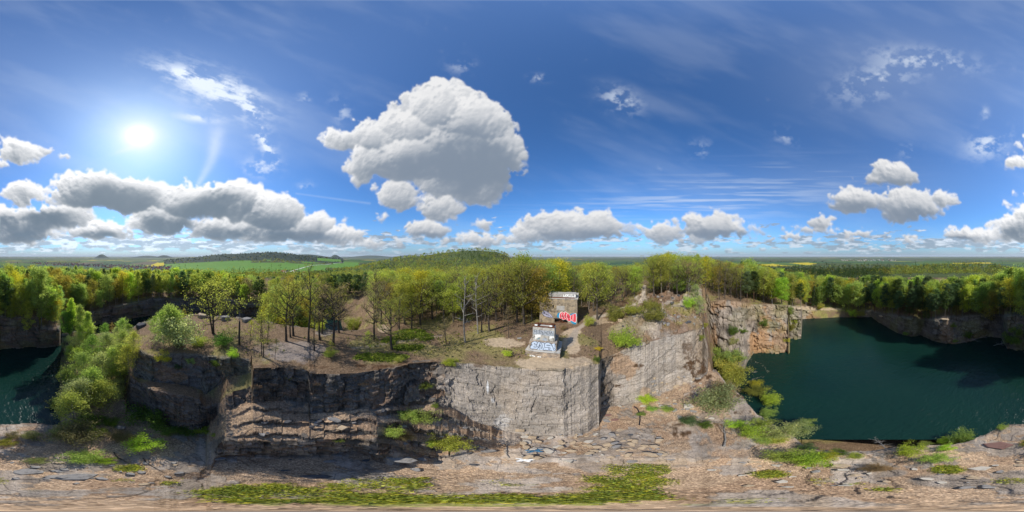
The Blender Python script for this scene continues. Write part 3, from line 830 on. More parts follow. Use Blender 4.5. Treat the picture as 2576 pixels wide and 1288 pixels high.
# iron stains
iron = np.clip(reg(2960, 1350, 40, 55, .4) + reg(2985, 1300, 30, 110, .5) * .8 + reg(3045, 1330, 45, 70, .6) * .6 + reg(2905, 1180, 60, 30, .5) * .6 + reg(2800, 1180, 45, 40, .5) * .6 + reg(2435, 1430, 55, 50, .5) * .7 + reg(2520, 1530, 20, 30, .5) * .5
               + reg(2790, 1330, 14, 60, .3) * .6 + reg(3190, 1236, 45, 16, .4) + reg(3235, 1225, 60, 20, .5) * .6 + reg(3700, 1290, 25, 60, .6) * .5
               + reg(1000, 1510, 25, 8, .3) * .8 + reg(1240, 1500, 28, 7, .3) + reg(1420, 1502, 22, 6, .3) + reg(640, 1460, 40, 30, .5) * .7 + reg(690, 1475, 30, 20, .5) * .7 + reg(2900, 1770, 90, 18, .5) * .5, 0, 1)[..., None]
rc = rc * (1 - iron * .75) + iron * .75 * C(.34, .19, .085) * (.65 + .7 * tone[..., None])
wstr = np.clip(reg(1905, 1515, 4, 26, .25) + reg(1925, 1565, 9, 14, .5) * .7 + reg(1960, 1650, 30, 26, .8) * .35, 0, 1)[..., None]
rc = rc * (1 - wstr) + wstr * C(.62, .62, .62)
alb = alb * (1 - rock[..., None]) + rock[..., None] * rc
# leaf drifts and moss lying on the rocks
drift = (steep > .4) * sstep(.55, .63, fbm(arc / 2.2, GZ / .9, None, 4, 59)) * (1 - .75 * smooth_wall) * (pxg < 1740) * .75
drift = np.clip(drift + hillock * sstep(.5, .6, fbm(GX / 3.5, GY / 3.5, None, 4, 62)) * .85, 0, 1)
alb = alb * (1 - drift[..., None]) + drift[..., None] * C(.19, .125, .085)
moss = np.clip(reg(2485, 1426, 34, 8, .3) + reg(2420, 1508, 28, 7, .3) + reg(2790, 1690, 120, 40, .5) * sstep(.5, .62, NOI) + reg(2680, 1680, 60, 30, .6) * sstep(.48, .6, NOI) + reg(2900, 1570, 60, 40, .6) * sstep(.52, .6, NOI) + reg(2735, 1450, 70, 40, .7) * sstep(.5, .6, NOI) + reg(2690, 1370, 30, 40, .8) * .7
               + reg(2450, 1180, 60, 24, .7) * .9 + reg(2560, 1160, 90, 30, .8) * .8 + reg(1600, 1425, 220, 14, .8) * .7 + reg(1250, 1437, 300, 12, .9) * .6, 0, 1)[..., None]
moss = moss * sstep(.36, .56, NF * .6 + fbm(GX * .9, GY * .9, GZ, 3, 64) * .4)[..., None]
alb = alb * (1 - moss) + moss * C(.085, .050, .028)
# bare trodden earth
dirt = np.clip(reg(1140, 1372, 165, 48, .3, hard=.5) * .85 + reg(1120, 1400, 120, 20, .4, hard=.6) * .4 + reg(2230, 1345, 42, 62, .3) + reg(2150, 1418, 185, 32, .35) + reg(1980, 1340, 85, 20, .4) + reg(2240, 1300, 30, 25, .3) + reg(2330, 1255, 60, 14, .4) * .6
               + reg(1275, 1300, 40, 12, .4) * .9 + reg(3140, 1203, 40, 8, .4) * .8 + reg(3230, 1208, 60, 6, .4) * .8 + reg(1500, 1282, 26, 22, .3) * .8, 0, 1)
grey_d = sstep(1500, 1400, pxg)[..., None] if False else (1 - sstep(1380, 1500, pxg))[..., None]
dcol = C(.42, .325, .225) * (1 - grey_d) + C(.245, .205, .18) * grey_d
alb = alb * (1 - dirt[..., None]) + dirt[..., None] * dcol * (.82 + .36 * NF[..., None])


def pathmask(pts, w):
    """worn path along world points"""
    m = np.zeros(GD.shape)
    P = [hit(*p) for p in pts]
    for p, q in zip(P[:-1], P[1:]):
        ax, ay = p.x, p.y; bx, by = q.x - p.x, q.y - p.y
        t = np.clip(((GX - ax) * bx + (GY - ay) * by) / (bx * bx + by * by + 1e-6), 0, 1)
        dist = np.hypot(GX - ax - bx * t, GY - ay - by * t)
        m = np.maximum(m, 1 - sstep(w * .55, w, dist + (NOI - .5) * w * .7))
    return m * (seg_of < 12)[None, :]


pth = np.maximum(pathmask([(2225, 1345), (2250, 1290), (2330, 1235), (2430, 1203), (2500, 1174), (2512, 1150), (2518, 1115)], .95), pathmask([(2518, 1130), (2485, 1129)], .7))
pth = np.maximum(pth, pathmask([(1380, 1360), (1520, 1340), (1640, 1320), (1720, 1312)], .6) * .5)
alb = alb * (1 - pth[..., None]) + pth[..., None] * C(.36, .30, .24)
# low green plants
grn = np.clip(reg(1800, 1925, 900, 42, .7) * sstep(.30, .5, NOI) + reg(1350, 1912, 460, 34, .7) * .9 + reg(2400, 1890, 260, 30, .35) * .8 * sstep(.38, .5, NOI) + reg(2500, 1840, 120, 30, .5) * .8 * sstep(.4, .5, NOI)
              + reg(1500, 1398, 110, 16, .3) + reg(1590, 1360, 70, 14, .35) + reg(1610, 1310, 95, 22, .35) + reg(1530, 1330, 40, 18, .4) + reg(1820, 1240, 40, 16, .4) * .8 + reg(3370, 1890, 60, 12, .4) + reg(3460, 1912, 40, 8, .4) + reg(3200, 1880, 60, 14, .6) * .6 + reg(3700, 1835, 56, 13, .3)
              + reg(500, 1828, 60, 14, .4) + reg(640, 1885, 50, 10, .4) + reg(120, 1920, 60, 10, .4) + reg(480, 1875, 40, 8, .4) + reg(3010, 1855, 50, 14, .5) + reg(3960, 1880, 60, 9, .4) + reg(3260, 1205, 60, 12, .5) * .7 + reg(3340, 1200, 100, 12, .6) * .5, 0, 1)
under = plate * (sstep(.5, .66, NOI2) * .42)
wood_floor = plate * ((GD > 40) & ((pxg > 2950) | (pxg < 700)))
grn = grn * sstep(.34, .60, NF * .5 + NOI * .3 + .2 * fbm(GX / .35, GY / .35, None, 2, 68))
grn = np.clip(grn + under + wood_floor * .35 * sstep(.4, .6, NOI2), 0, 1) * (1 - rock * .7) * (1 - np.clip(pth + dirt, 0, 1) * .9)
gcol = C(.25, .26, .06) * (.6 + .8 * NF[..., None])
alb = alb * (1 - grn[..., None] * .9) + grn[..., None] * .9 * gcol
# ---- far country: parcels of wood, grass, ploughland and rape
fx = far_rows = fr
X_, Y_, D_ = GX[:, fr], GY[:, fr], GD[:, fr]
P_ = pxg[:, fr]
rot = .35
cs, sn = math.cos(rot), math.sin(rot)


def parcels(sx, sy, seed):
    wx = (fbm(X_ / 1400, Y_ / 1400, None, 3, seed + 8) - .5) * 500
    u = (X_ * cs + Y_ * sn + wx) / sx; v = (-X_ * sn + Y_ * cs + wx * .6) / sy
    row = np.floor(v); u = u + _h(row, row * 0, row * 0, seed) * 5
    return _h(np.floor(u), row, row * 0 + 3, seed + 1)


pr = parcels(620, 300, 3)
pr = np.where(D_ > 5200, parcels(1700, 900, 9), pr)
fcol = np.zeros(X_.shape + (3,))
for lo, hi, c in ((0, .34, (.075, .150, .040)), (.34, .52, (.05, .105, .045)), (.52, .66, (.115, .185, .045)), (.66, .80, (.14, .12, .08)), (.80, .94, (.06, .115, .055)), (.94, .985, (.62, .50, .035)), (.985, 1.01, (.30, .25, .17))):
    m = (pr >= lo) & (pr < hi)
    fcol[m] = c
wn = fbm(X_ / 900, Y_ / 900, None, 4, 61)
wn2 = fbm(X_ / 2600, Y_ / 2600, None, 3, 63)
wood = sstep(.52, .55, wn * .6 + wn2 * .4 + .03)
wood = np.where(D_ > 6000, sstep(.45, .5, wn * .35 + wn2 * .65), wood)


def lerp_at(a, b): return a + (b - a)


meadow = (P_ > 640) & (P_ < 1400) & (D_ > 800) & (D_ < 2350)
hillw = (P_ > 640) & (P_ < 1340) & (D_ >= 2200) & (D_ < 4200)
Em = EL[:, fr]
wood = np.where(meadow, 0, wood)
band = (P_ > 980) & (P_ < 1300) & (D_ > 1950) & (D_ < 2350) & (fbm(X_ / 120, Y_ / 120, None, 3, 65) > .40)
grove = (P_ > 1270) & (P_ < 1440) & (D_ > 1150) & (D_ < 1500)
pasture = (P_ > 1240) & (P_ < 1330) & (D_ > 2350) & (D_ < 2750)
wood = np.where((hillw & ~pasture) | band | grove, 1, wood)
fcol[meadow | pasture] = (.095, .205, .030)
mead_n = sstep(.5, .7, fbm(X_ / 200, Y_ / 60, None, 3, 67))[..., None]
fcol = np.where((meadow | pasture)[..., None], fcol * (1 - .3 * mead_n) + .3 * mead_n * C(.13, .22, .04), fcol)
near_wood = (D_ < 620) | ((P_ > 1300) & (P_ < 2120) & (D_ < 1100)) | ((P_ > 2780) & (P_ < 3560) & (D_ < 1750))
field_r = (P_ > 3765) & (P_ < 3850) & (D_ > 270) & (D_ < 400)
wood = np.where(near_wood & ~field_r, 1, wood)
fcol[field_r] = (.10, .20, .03)
wcol = np.where(hillw[..., None], C(.028, .044, .030), C(.060, .078, .026)) * (.7 + .7 * fbm(X_ / 60, Y_ / 60, None, 3, 69)[..., None])
fcol = fcol * np.where(meadow | pasture | field_r, 1.0, .72)[..., None]  # fields of the plain darkened: cloud shadow put into their colour
fcol = fcol * (1 - wood[..., None]) + wood[..., None] * wcol
alb[:, fr] = fcol
litter = np.clip(1 - rock, 0, 1) * (1 - grn) * (1 - np.clip(dirt + pth, 0, 1) * .8) * (seg_of < 12)[None, :]
WOOD_FAR = wood

# ---- mesh of the ground
V = np.stack([GX, GY, GZ], -1).reshape(-1, 3)
ci, ri = np.meshgrid(np.arange(NC), np.arange(NR - 1), indexing='ij')
c2 = (ci + 1) % NC
F = np.stack([ci * NR + ri, ci * NR + ri + 1, c2 * NR + ri + 1, c2 * NR + ri], -1).reshape(-1, 4)[:, ::-1]


def ground_mat():
    m = NT("quarry_ground")
    col = m.n('ShaderNodeVertexColor', layer_name='cover').outputs
    msk = m.n('ShaderNodeVertexColor', layer_name='mask').outputs[0]
    sep = m.n('ShaderNodeSeparateColor'); m.set(sep.inputs[0], msk)
    lit_, rk, _ = sep.outputs
    p = m.pos()
    vor = m.n('ShaderNodeTexVoronoi', i_Scale=11.0); m.set(vor.inputs['Vector'], p)
    leaf = m.ramp(m.n('ShaderNodeSeparateColor', i_Color=vor.outputs['Color']).outputs[0], [(0, (.50, .44, .40)), (.4, (.88, .83, .78)), (.8, (1.2, 1.14, 1.06)), (1, (1.9, 1.8, 1.7))])
    n1 = m.noise(p, 1.7, 6, .65)
    base = m.mix(m.math('MULTIPLY', lit_, .9), col[0], m.mix(1, col[0], leaf, 'MULTIPLY'))
    base = m.mix(1, base, m.ramp(n1, [(.25, (.72, .72, .72)), (.75, (1.25, 1.25, 1.25))]), 'MULTIPLY')
    # rock: grain, cracks
    st = m.n('ShaderNodeMapping', i_Scale=(1, 1, 2.2)); m.set(st.inputs[0], p)
    wob_ = m.n('ShaderNodeVectorMath', operation='MULTIPLY_ADD'); m.set(wob_.inputs[0], m.n('ShaderNodeTexNoise', i_Scale=.8, i_Detail=3).outputs[1]); wob_.inputs[1].default_value = (.9, .9, .9); m.set(wob_.inputs[2], st.outputs[0])
    ck = m.n('ShaderNodeTexVoronoi', feature='DISTANCE_TO_EDGE', i_Scale=.62); m.set(ck.inputs['Vector'], wob_.outputs[0])
    crack = m.mapr(ck.outputs[0], 0.0, .03, .55, 1.0)
    grain = m.ramp(m.noise(p, 6.0, 6, .7), [(.3, (.7, .7, .7)), (.7, (1.3, 1.29, 1.27))])
    rcol = m.mix(1, m.mix(1, base, grain, 'MULTIPLY'), crack, 'MULTIPLY')
    base = m.mix(rk, base, rcol)
    h = m.math('ADD', m.math('MULTIPLY', m.noise(p, 2.2, 6, .65), 1.0), m.math('MULTIPLY', vor.outputs['Distance'], .35))
    h = m.math('ADD', h, m.math('MULTIPLY', crack, m.math('MULTIPLY', rk, .35)))
    m.bsdf(base, .93, h, .8, .16, spec=.12)
    return m.mat


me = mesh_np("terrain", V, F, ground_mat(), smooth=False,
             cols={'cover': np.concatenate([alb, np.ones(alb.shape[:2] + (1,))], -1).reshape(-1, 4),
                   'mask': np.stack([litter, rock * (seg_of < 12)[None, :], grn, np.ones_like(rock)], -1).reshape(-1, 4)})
sm_flag = np.broadcast_to((seg_of[:-1] >= 11)[None, :], (NC, NR - 1)).reshape(-1)
me.polygons.foreach_set('use_smooth', sm_flag.copy())
terrain = tag(link(bpy.data.objects.new("terrain", me)), "quarry floor, cliffs, wooded plateau and fields to the horizon", None, kind="structure")

# ------------------------------------------------------------------ water
def water_mat():
    m = NT("lake_water")
    p = m.pos()
    mp = m.n('ShaderNodeMapping', i_Scale=(1, .55, 1), i_Rotation=(0, 0, R(32))); m.set(mp.inputs[0], p)
    n1 = m.noise(mp.outputs[0], 1.1, 4, .6, .4); n2 = m.noise(mp.outputs[0], .16, 3, .5)
    tone_ = m.noise(p, .022, 3, .5)
    col = m.ramp(tone_, [(.35, (.0034, .0175, .0150)), (.65, (.0050, .0255, .0175))])
    h = m.math('ADD', m.math('MULTIPLY', n1, .75), m.math('MULTIPLY', n2, .6))
    m.bsdf(col, .15, h, .8, .34, spec=.5, IOR=1.333)
    return m.mat


wv, wf = [], []
for ring in (0, 20, 40, 80, 140):
    for k_ in range(96):
        a = 2 * math.pi * k_ / 96
        wv.append((ring * math.sin(a), ring * math.cos(a), 0))
for r_ in range(4):
    for k_ in range(96):
        k2 = (k_ + 1) % 96
        if r_ == 0:
            continue
        wf.append((r_ * 96 + k_, r_ * 96 + k2, (r_ + 1) * 96 + k2, (r_ + 1) * 96 + k_))
me = mesh_np("lake_water", wv, np.array(wf), water_mat())
water = tag(link(bpy.data.objects.new("lake_water", me)), "dark teal water filling the quarry basins", None, kind="structure")

# ------------------------------------------------------------------ haze
def haze():
    mb = MB(); S = 61500
    mb.box((0, 0, (165 - 190) / 2), (2 * S, 2 * S, 165 + 190))
    o = mb.build("haze")
    m = NT("air_haze")
    v = m.n('ShaderNodeVolumePrincipled'); v.inputs['Color'].default_value = (.80, .89, 1, 1); v.inputs['Density'].default_value = HAZE; v.inputs['Anisotropy'].default_value = .0
    m.t.links.new(v.outputs[0], m.out.inputs['Volume'])
    o.data.materials.append(m.mat)
    tag(o, "thin blue air over the plain", None, kind="stuff")


HAZE = 2.0e-5
haze()


# ------------------------------------------------------------------ materials of things
def leaf_mat(name, src='OBJECT', rough=.6):
    """leaves: the plant's own tint, each leaf a little different, light shining through"""
    m = NT(name)
    if src == 'OBJECT': tint_ = m.n('ShaderNodeObjectInfo').outputs['Color']
    else: tint_ = m.n('ShaderNodeVertexColor', layer_name='tint').outputs[0]
    isl = m.n('ShaderNodeNewGeometry').outputs['Random Per Island']
    p = m.pos()
    v = m.ramp(isl, [(0, (.62, .64, .58)), (.5, (1, 1, .95)), (1, (1.4, 1.34, 1.2))])
    cl = m.ramp(m.noise(p, .9, 3), [(.3, (.72, .78, .75)), (.7, (1.22, 1.16, 1.0))])
    c = m.mix(1, m.mix(1, tint_, v, 'MULTIPLY'), cl, 'MULTIPLY')
    d = m.n('ShaderNodeBsdfDiffuse'); t = m.n('ShaderNodeBsdfTranslucent'); mx = m.n('ShaderNodeMixShader'); mx.inputs[0].default_value = .62
    m.set(d.inputs[0], c); m.set(t.inputs[0], m.mix(1, c, (1.15, 1.2, .85), 'MULTIPLY'))
    m.t.links.new(d.outputs[0], mx.inputs[1]); m.t.links.new(t.outputs[0], mx.inputs[2]); m.t.links.new(mx.outputs[0], m.out.inputs[0])
    return m.mat


def bark_mat(name, dark, lightc, scale=5):
    m = NT(name)
    p = m.objco()
    mp = m.n('ShaderNodeMapping', i_Scale=(1, 1, .3)); m.set(mp.inputs[0], p)
    n = m.noise(mp.outputs[0], scale, 5, .65)
    m.bsdf(m.ramp(n, [(.3, dark), (.7, lightc)]), .95, n, .7, .03, spec=.1)
    return m.mat


M_LEAF = leaf_mat("leaf")
M_LEAFV = leaf_mat("woodland_leaf", 'VC')
M_BARK = bark_mat("grey_brown_bark", (.075, .062, .05), (.21, .18, .15))
M_DARKBARK = bark_mat("dark_bark", (.035, .028, .022), (.115, .095, .078))
M_BIRCH = bark_mat("birch_bark", (.07, .06, .055), (.38, .36, .33), 3)
M_PINEBARK = bark_mat("pine_bark", (.05, .03, .02), (.17, .10, .065))
M_DEAD = bark_mat("bleached_wood", (.12, .105, .09), (.33, .31, .285))

# ------------------------------------------------------------------ trees
QUAD = np.array([[-1, -.62, 0], [1, -.62, 0], [1, .62, 0], [-1, .62, 0]]) * .5


def leaf_quads(cent, size, rg, flat=.0):
    n = len(cent)
    a = rg.normal(size=(n, 3)); a /= np.linalg.norm(a, axis=1, keepdims=True) + 1e-9
    b = rg.normal(size=(n, 3))
    if flat > 0:
        a[:, 2] *= 1 - flat; b[:, 2] *= 1 - flat
        a /= np.linalg.norm(a, axis=1, keepdims=True) + 1e-9
    b -= a * np.sum(a * b, 1, keepdims=True); b /= np.linalg.norm(b, axis=1, keepdims=True) + 1e-9
    s = size * rg.uniform(.6, 1.4, (n, 1))
    v = np.stack([cent - a * s * .5, cent - b * s * .30 + a * s * .02, cent + a * s * .5, cent + b * s * .30 + a * s * .02], 1)
    return v.reshape(-1, 3)


def qf(n): return np.arange(n * 4).reshape(-1, 4)


def grow(kind, seed):
    """-> (wood MB, leaf vertex array). Metric, base at the origin."""
    rg = np.random.default_rng(seed); rd = random.Random(seed)
    mb = MB(); cl = []
    P = dict(
        birch=dict(H=15, tr=.13, cb=.20, n=30, Rr=2.5, up=.75, prof='egg', leaves=20, ls=.34, sg=.42, bark=M_BIRCH, sub=4),
        broad=dict(H=15, tr=.17, cb=.17, n=30, Rr=3.7, up=.55, prof='round', leaves=24, ls=.40, sg=.60, bark=M_BARK, sub=5),
        budding=dict(H=15, tr=.16, cb=.22, n=28, Rr=3.4, up=.75, prof='round', leaves=22, ls=.31, sg=.62, bark=M_BARK, sub=5),
        pine=dict(H=17, tr=.17, cb=.34, n=34, Rr=2.7, up=.12, prof='pine', leaves=26, ls=.34, sg=.40, bark=M_PINEBARK, sub=4),
        spruce=dict(H=17, tr=.17, cb=.10, n=52, Rr=2.6, up=-.12, prof='cone', leaves=20, ls=.34, sg=.32, bark=M_PINEBARK, sub=3),
        oak=dict(H=13, tr=.24, cb=.27, n=15, Rr=4.4, up=.75, prof='round', leaves=11, ls=.20, sg=.34, bark=M_DARKBARK, sub=8),
        sapling=dict(H=7, tr=.07, cb=.30, n=12, Rr=1.5, up=.8, prof='egg', leaves=8, ls=.17, sg=.25, bark=M_DARKBARK, sub=4),
        multi=dict(H=11, tr=.20, cb=.16, n=28, Rr=5.4, up=.55, prof='round', leaves=13, ls=.21, sg=.36, bark=M_DARKBARK, sub=7),
        dead=dict(H=12, tr=.15, cb=.30, n=12, Rr=2.6, up=.6, prof='round', leaves=0, ls=.2, sg=.3, bark=M_DEAD, sub=5),
        bare=dict(H=13, tr=.17, cb=.42, n=14, Rr=2.6, up=.95, prof='round', leaves=2, ls=.15, sg=.4, bark=M_DARKBARK, sub=6),
        bush=dict(H=3.0, tr=.04, cb=.05, n=22, Rr=1.5, up=.9, prof='bush', leaves=26, ls=.17, sg=.26, bark=M_BARK, sub=3),
        pinebush=dict(H=3.0, tr=.06, cb=.06, n=26, Rr=1.5, up=.55, prof='bush', leaves=26, ls=.15, sg=.26, bark=M_PINEBARK, sub=3),
        airy=dict(H=9, tr=.085, cb=.12, n=28, Rr=2.8, up=.75, prof='egg', leaves=22, ls=.20, sg=.40, bark=M_BIRCH, sub=4),
    )[kind]
    H = P['H']
    # trunk
    n = 9; lean = (rd.uniform(-.04, .04), rd.uniform(-.04, .04)); path, rad = [], []
    topf = {'oak': .80, 'multi': .82, 'broad': .9, 'budding': .92, 'bush': .5, 'pinebush': .6}.get(kind, .98)
    wx, wy = rd.uniform(0, 6), rd.uniform(0, 6)
    for i in range(n):
        t = i / (n - 1)
        path.append((lean[0] * H * t + .022 * H * math.sin(wx + t * 5) * t, lean[1] * H * t + .022 * H * math.sin(wy + t * 4) * t, -.4 + (H * topf + .4) * t))
        rad.append(P['tr'] * (1.28 if i == 0 else 1) * (1 - .85 * t) + .012)
    mb.tube(path, rad, P['bark'], 7)
    if kind == 'multi':
        for q in range(2):
            a = rd.uniform(0, 6.28)
            p2 = [(path[i][0] + math.cos(a) * .16 * i * .9 + math.cos(a) * .15, path[i][1] + math.sin(a) * .16 * i * .9 + math.sin(a) * .15, path[i][2]) for i in range(n)]
            mb.tube(p2, [r_ * .8 for r_ in rad], P['bark'], 6)

    def trunk_at(h):
        t = min(max((h + .4) / (H * topf + .4), 0), 1) * (n - 1); i = min(int(t), n - 2); f = t - i
        return np.array(path[i]) * (1 - f) + np.array(path[i + 1]) * f, (rad[i] * (1 - f) + rad[i + 1] * f)

    def env(hf):
        if P['prof'] == 'egg': return max(.12, math.sin(min(1, hf * .92 + .16) * math.pi) ** .8)
        if P['prof'] == 'cone': return .12 + .95 * (1 - hf)
        if P['prof'] == 'pine': return .30 + .75 * math.sin(min(1, .25 + hf * .75) * math.pi) ** .9
        if P['prof'] == 'bush': return .65 + .35 * math.sin(hf * math.pi)
        return .35 + .75 * math.sin(min(1, .14 + hf * .82) * math.pi) ** .85
    for i in range(P['n']):
        hf = (i + rd.uniform(.1, .9)) / P['n']
        h = (P['cb'] + (topf - .02 - P['cb']) * hf) * H
        if P['prof'] == 'bush': h = rd.uniform(.02, .35) * H
        p0, r0 = trunk_at(h)
        a = i * 2.39996 + rd.uniform(-.5, .5)
        L = P['Rr'] * env(hf) * rd.uniform(.72, 1.2)
        up = P['up'] * (1 if P['prof'] not in ('round', 'egg') else (.55 + .9 * hf)) + rd.uniform(-.15, .15)
        if P['prof'] == 'bush': L = H * rd.uniform(.45, .8); up = rd.uniform(.15, 1.6)
        dirv = np.array([math.cos(a), math.sin(a), up]); dirv /= np.linalg.norm(dirv)
        pts = [p0]; cur = dirv.copy()
        for k in range(1, 5):
            cur = cur + np.array([rd.uniform(-.22, .22), rd.uniform(-.22, .22), rd.uniform(-.10, .22) if kind not in ('pine', 'spruce') else rd.uniform(-.1, .06)])
            cur /= np.linalg.norm(cur)
            pts.append(pts[-1] + cur * L / 4)
        rb = max(.012, min(r0 * .75, P['tr'] * (.5 if kind in ('oak', 'multi', 'bare', 'dead') else .30) * (1 - .55 * hf)))
        mb.tube(pts, [rb, rb * .8, rb * .6, rb * .42, rb * .2], P['bark'], 4, cap=False)
        pts = np.array(pts)
        for k in range(P['sub']):
            t = rd.uniform(.28, 1.0) * 4; j = min(int(t), 3); q = pts[j] + (pts[j + 1] - pts[j]) * (t - j)
            dv = cur * .6 + np.array([rd.uniform(-1, 1), rd.uniform(-1, 1), rd.uniform(-.25, .9)]); dv /= np.linalg.norm(dv)
            l2 = L * rd.uniform(.22, .46)
            e1 = q + dv * l2 * .55; e2 = e1 + (dv + np.array([rd.uniform(-.4, .4), rd.uniform(-.4, .4), .25])) * l2 * .5
            mb.tube([q, e1, e2], [rb * .38, rb * .26, rb * .1], P['bark'], 3, cap=False)
            cl += [e1, e2] if rd.random() < .8 else [e2]
        cl += [pts[4], pts[3]]
    cl = np.array(cl)
    if P['leaves']:
        nl = P['leaves']
        keep = rg.uniform(size=len(cl)) > (.30 if kind in ('oak', 'budding', 'multi') else .12)
        cl = cl[keep]
        cnt = np.clip(rg.normal(nl, nl * .45, len(cl)), 2, None).astype(int)
        cc = np.repeat(cl, cnt, 0)
        sg = P['sg'] * np.array([1, 1, .62 if kind in ('pine', 'spruce', 'oak') else .8])
        lv = leaf_quads(cc + rg.normal(size=cc.shape) * sg, P['ls'], rg)
    else:
        lv = np.zeros((0, 3))
    return mb, lv, H


VAR = {}
for i_, (kd, nv) in enumerate((('birch', 3), ('broad', 3), ('budding', 3), ('pine', 2), ('spruce', 2), ('oak', 3), ('sapling', 2), ('multi', 1), ('dead', 2), ('bare', 2), ('bush', 3), ('pinebush', 2), ('airy', 3))):
    VAR[kd] = []
    for v_ in range(nv):
        mb, lv, H = grow(kd, 100 + i_ * 10 + v_)
        wm = mb.mesh("trunk")
        lm = None
        if len(lv):
            lm = mesh_np("crown", lv, qf(len(lv) // 4), M_LEAF)
        VAR[kd].append((wm, lm, H, lv, mb))

TINT = {  # leaf colours seen in the wood in late April
    'fresh light green': (.29, .36, .115), 'yellow green': (.325, .35, .085), 'olive green': (.23, .235, .07), 'mid green': (.19, .255, .075),
    'golden bronze': (.31, .25, .065), 'russet brown': (.28, .19, .085), 'dark green': (.070, .105, .045), 'blue green': (.090, .135, .075), 'pale grey green': (.29, .325, .17),
    'bright lime green': (.34, .43, .075), 'dull brown': (.23, .19, .12), 'ochre yellow': (.39, .36, .055), 'deep green': (.115, .18, .045),
}
cnt_kind = {}


def plant(name, kind, loc, height, tintname, label, cat, group=None, var=None, rz=None, lean=(0, 0), wide=1.0, parts=('trunk', 'crown')):
    k = var if var is not None else rng.integers(len(VAR[kind]))
    wm, lm, H, lv, mb = VAR[kind][k % len(VAR[kind])]
    s = height / H
    root = empty(name, loc)
    root.rotation_euler = (lean[0], lean[1], rng.uniform(0, 6.28) if rz is None else rz)
    tag(root, label, cat, group)
    root.empty_display_size = .2
    t = link(bpy.data.objects.new(parts[0], wm)); t.parent = root; t.scale = (s * wide, s * wide, s)
    if lm:
        c = link(bpy.data.objects.new(parts[1], lm)); c.parent = root; c.scale = (s * wide, s * wide, s)
        b = np.array(TINT[tintname]) * (1.42 if kind in ('airy', 'birch') else 1.38) * rng.uniform(.85, 1.18) * (1 + rng.normal(size=3) * .05)
        c.color = (*b, 1)
    return root


def top_height(p, top_py):
    """height that makes a plant at p reach the direction top_py"""
    d = math.hypot(p.x, p.y)
    return CAM_Z - d * math.tan(R((top_py - 1000) * .09)) - p.z


KNAME = {'birch': 'birch_tree', 'broad': 'broadleaf_tree', 'budding': 'broadleaf_tree', 'pine': 'pine_tree', 'spruce': 'spruce_tree', 'oak': 'oak_tree', 'sapling': 'sapling', 'multi': 'oak_tree', 'dead': 'dead_tree', 'bare': 'bare_tree', 'airy': 'birch_tree'}
KWORD = {'birch': 'slender birch', 'broad': 'round tree', 'budding': 'budding tree', 'pine': 'tall pine', 'spruce': 'pointed spruce', 'oak': 'sparse oak', 'sapling': 'thin sapling', 'dead': 'dead tree', 'bare': 'bare tree', 'airy': 'young birch'}

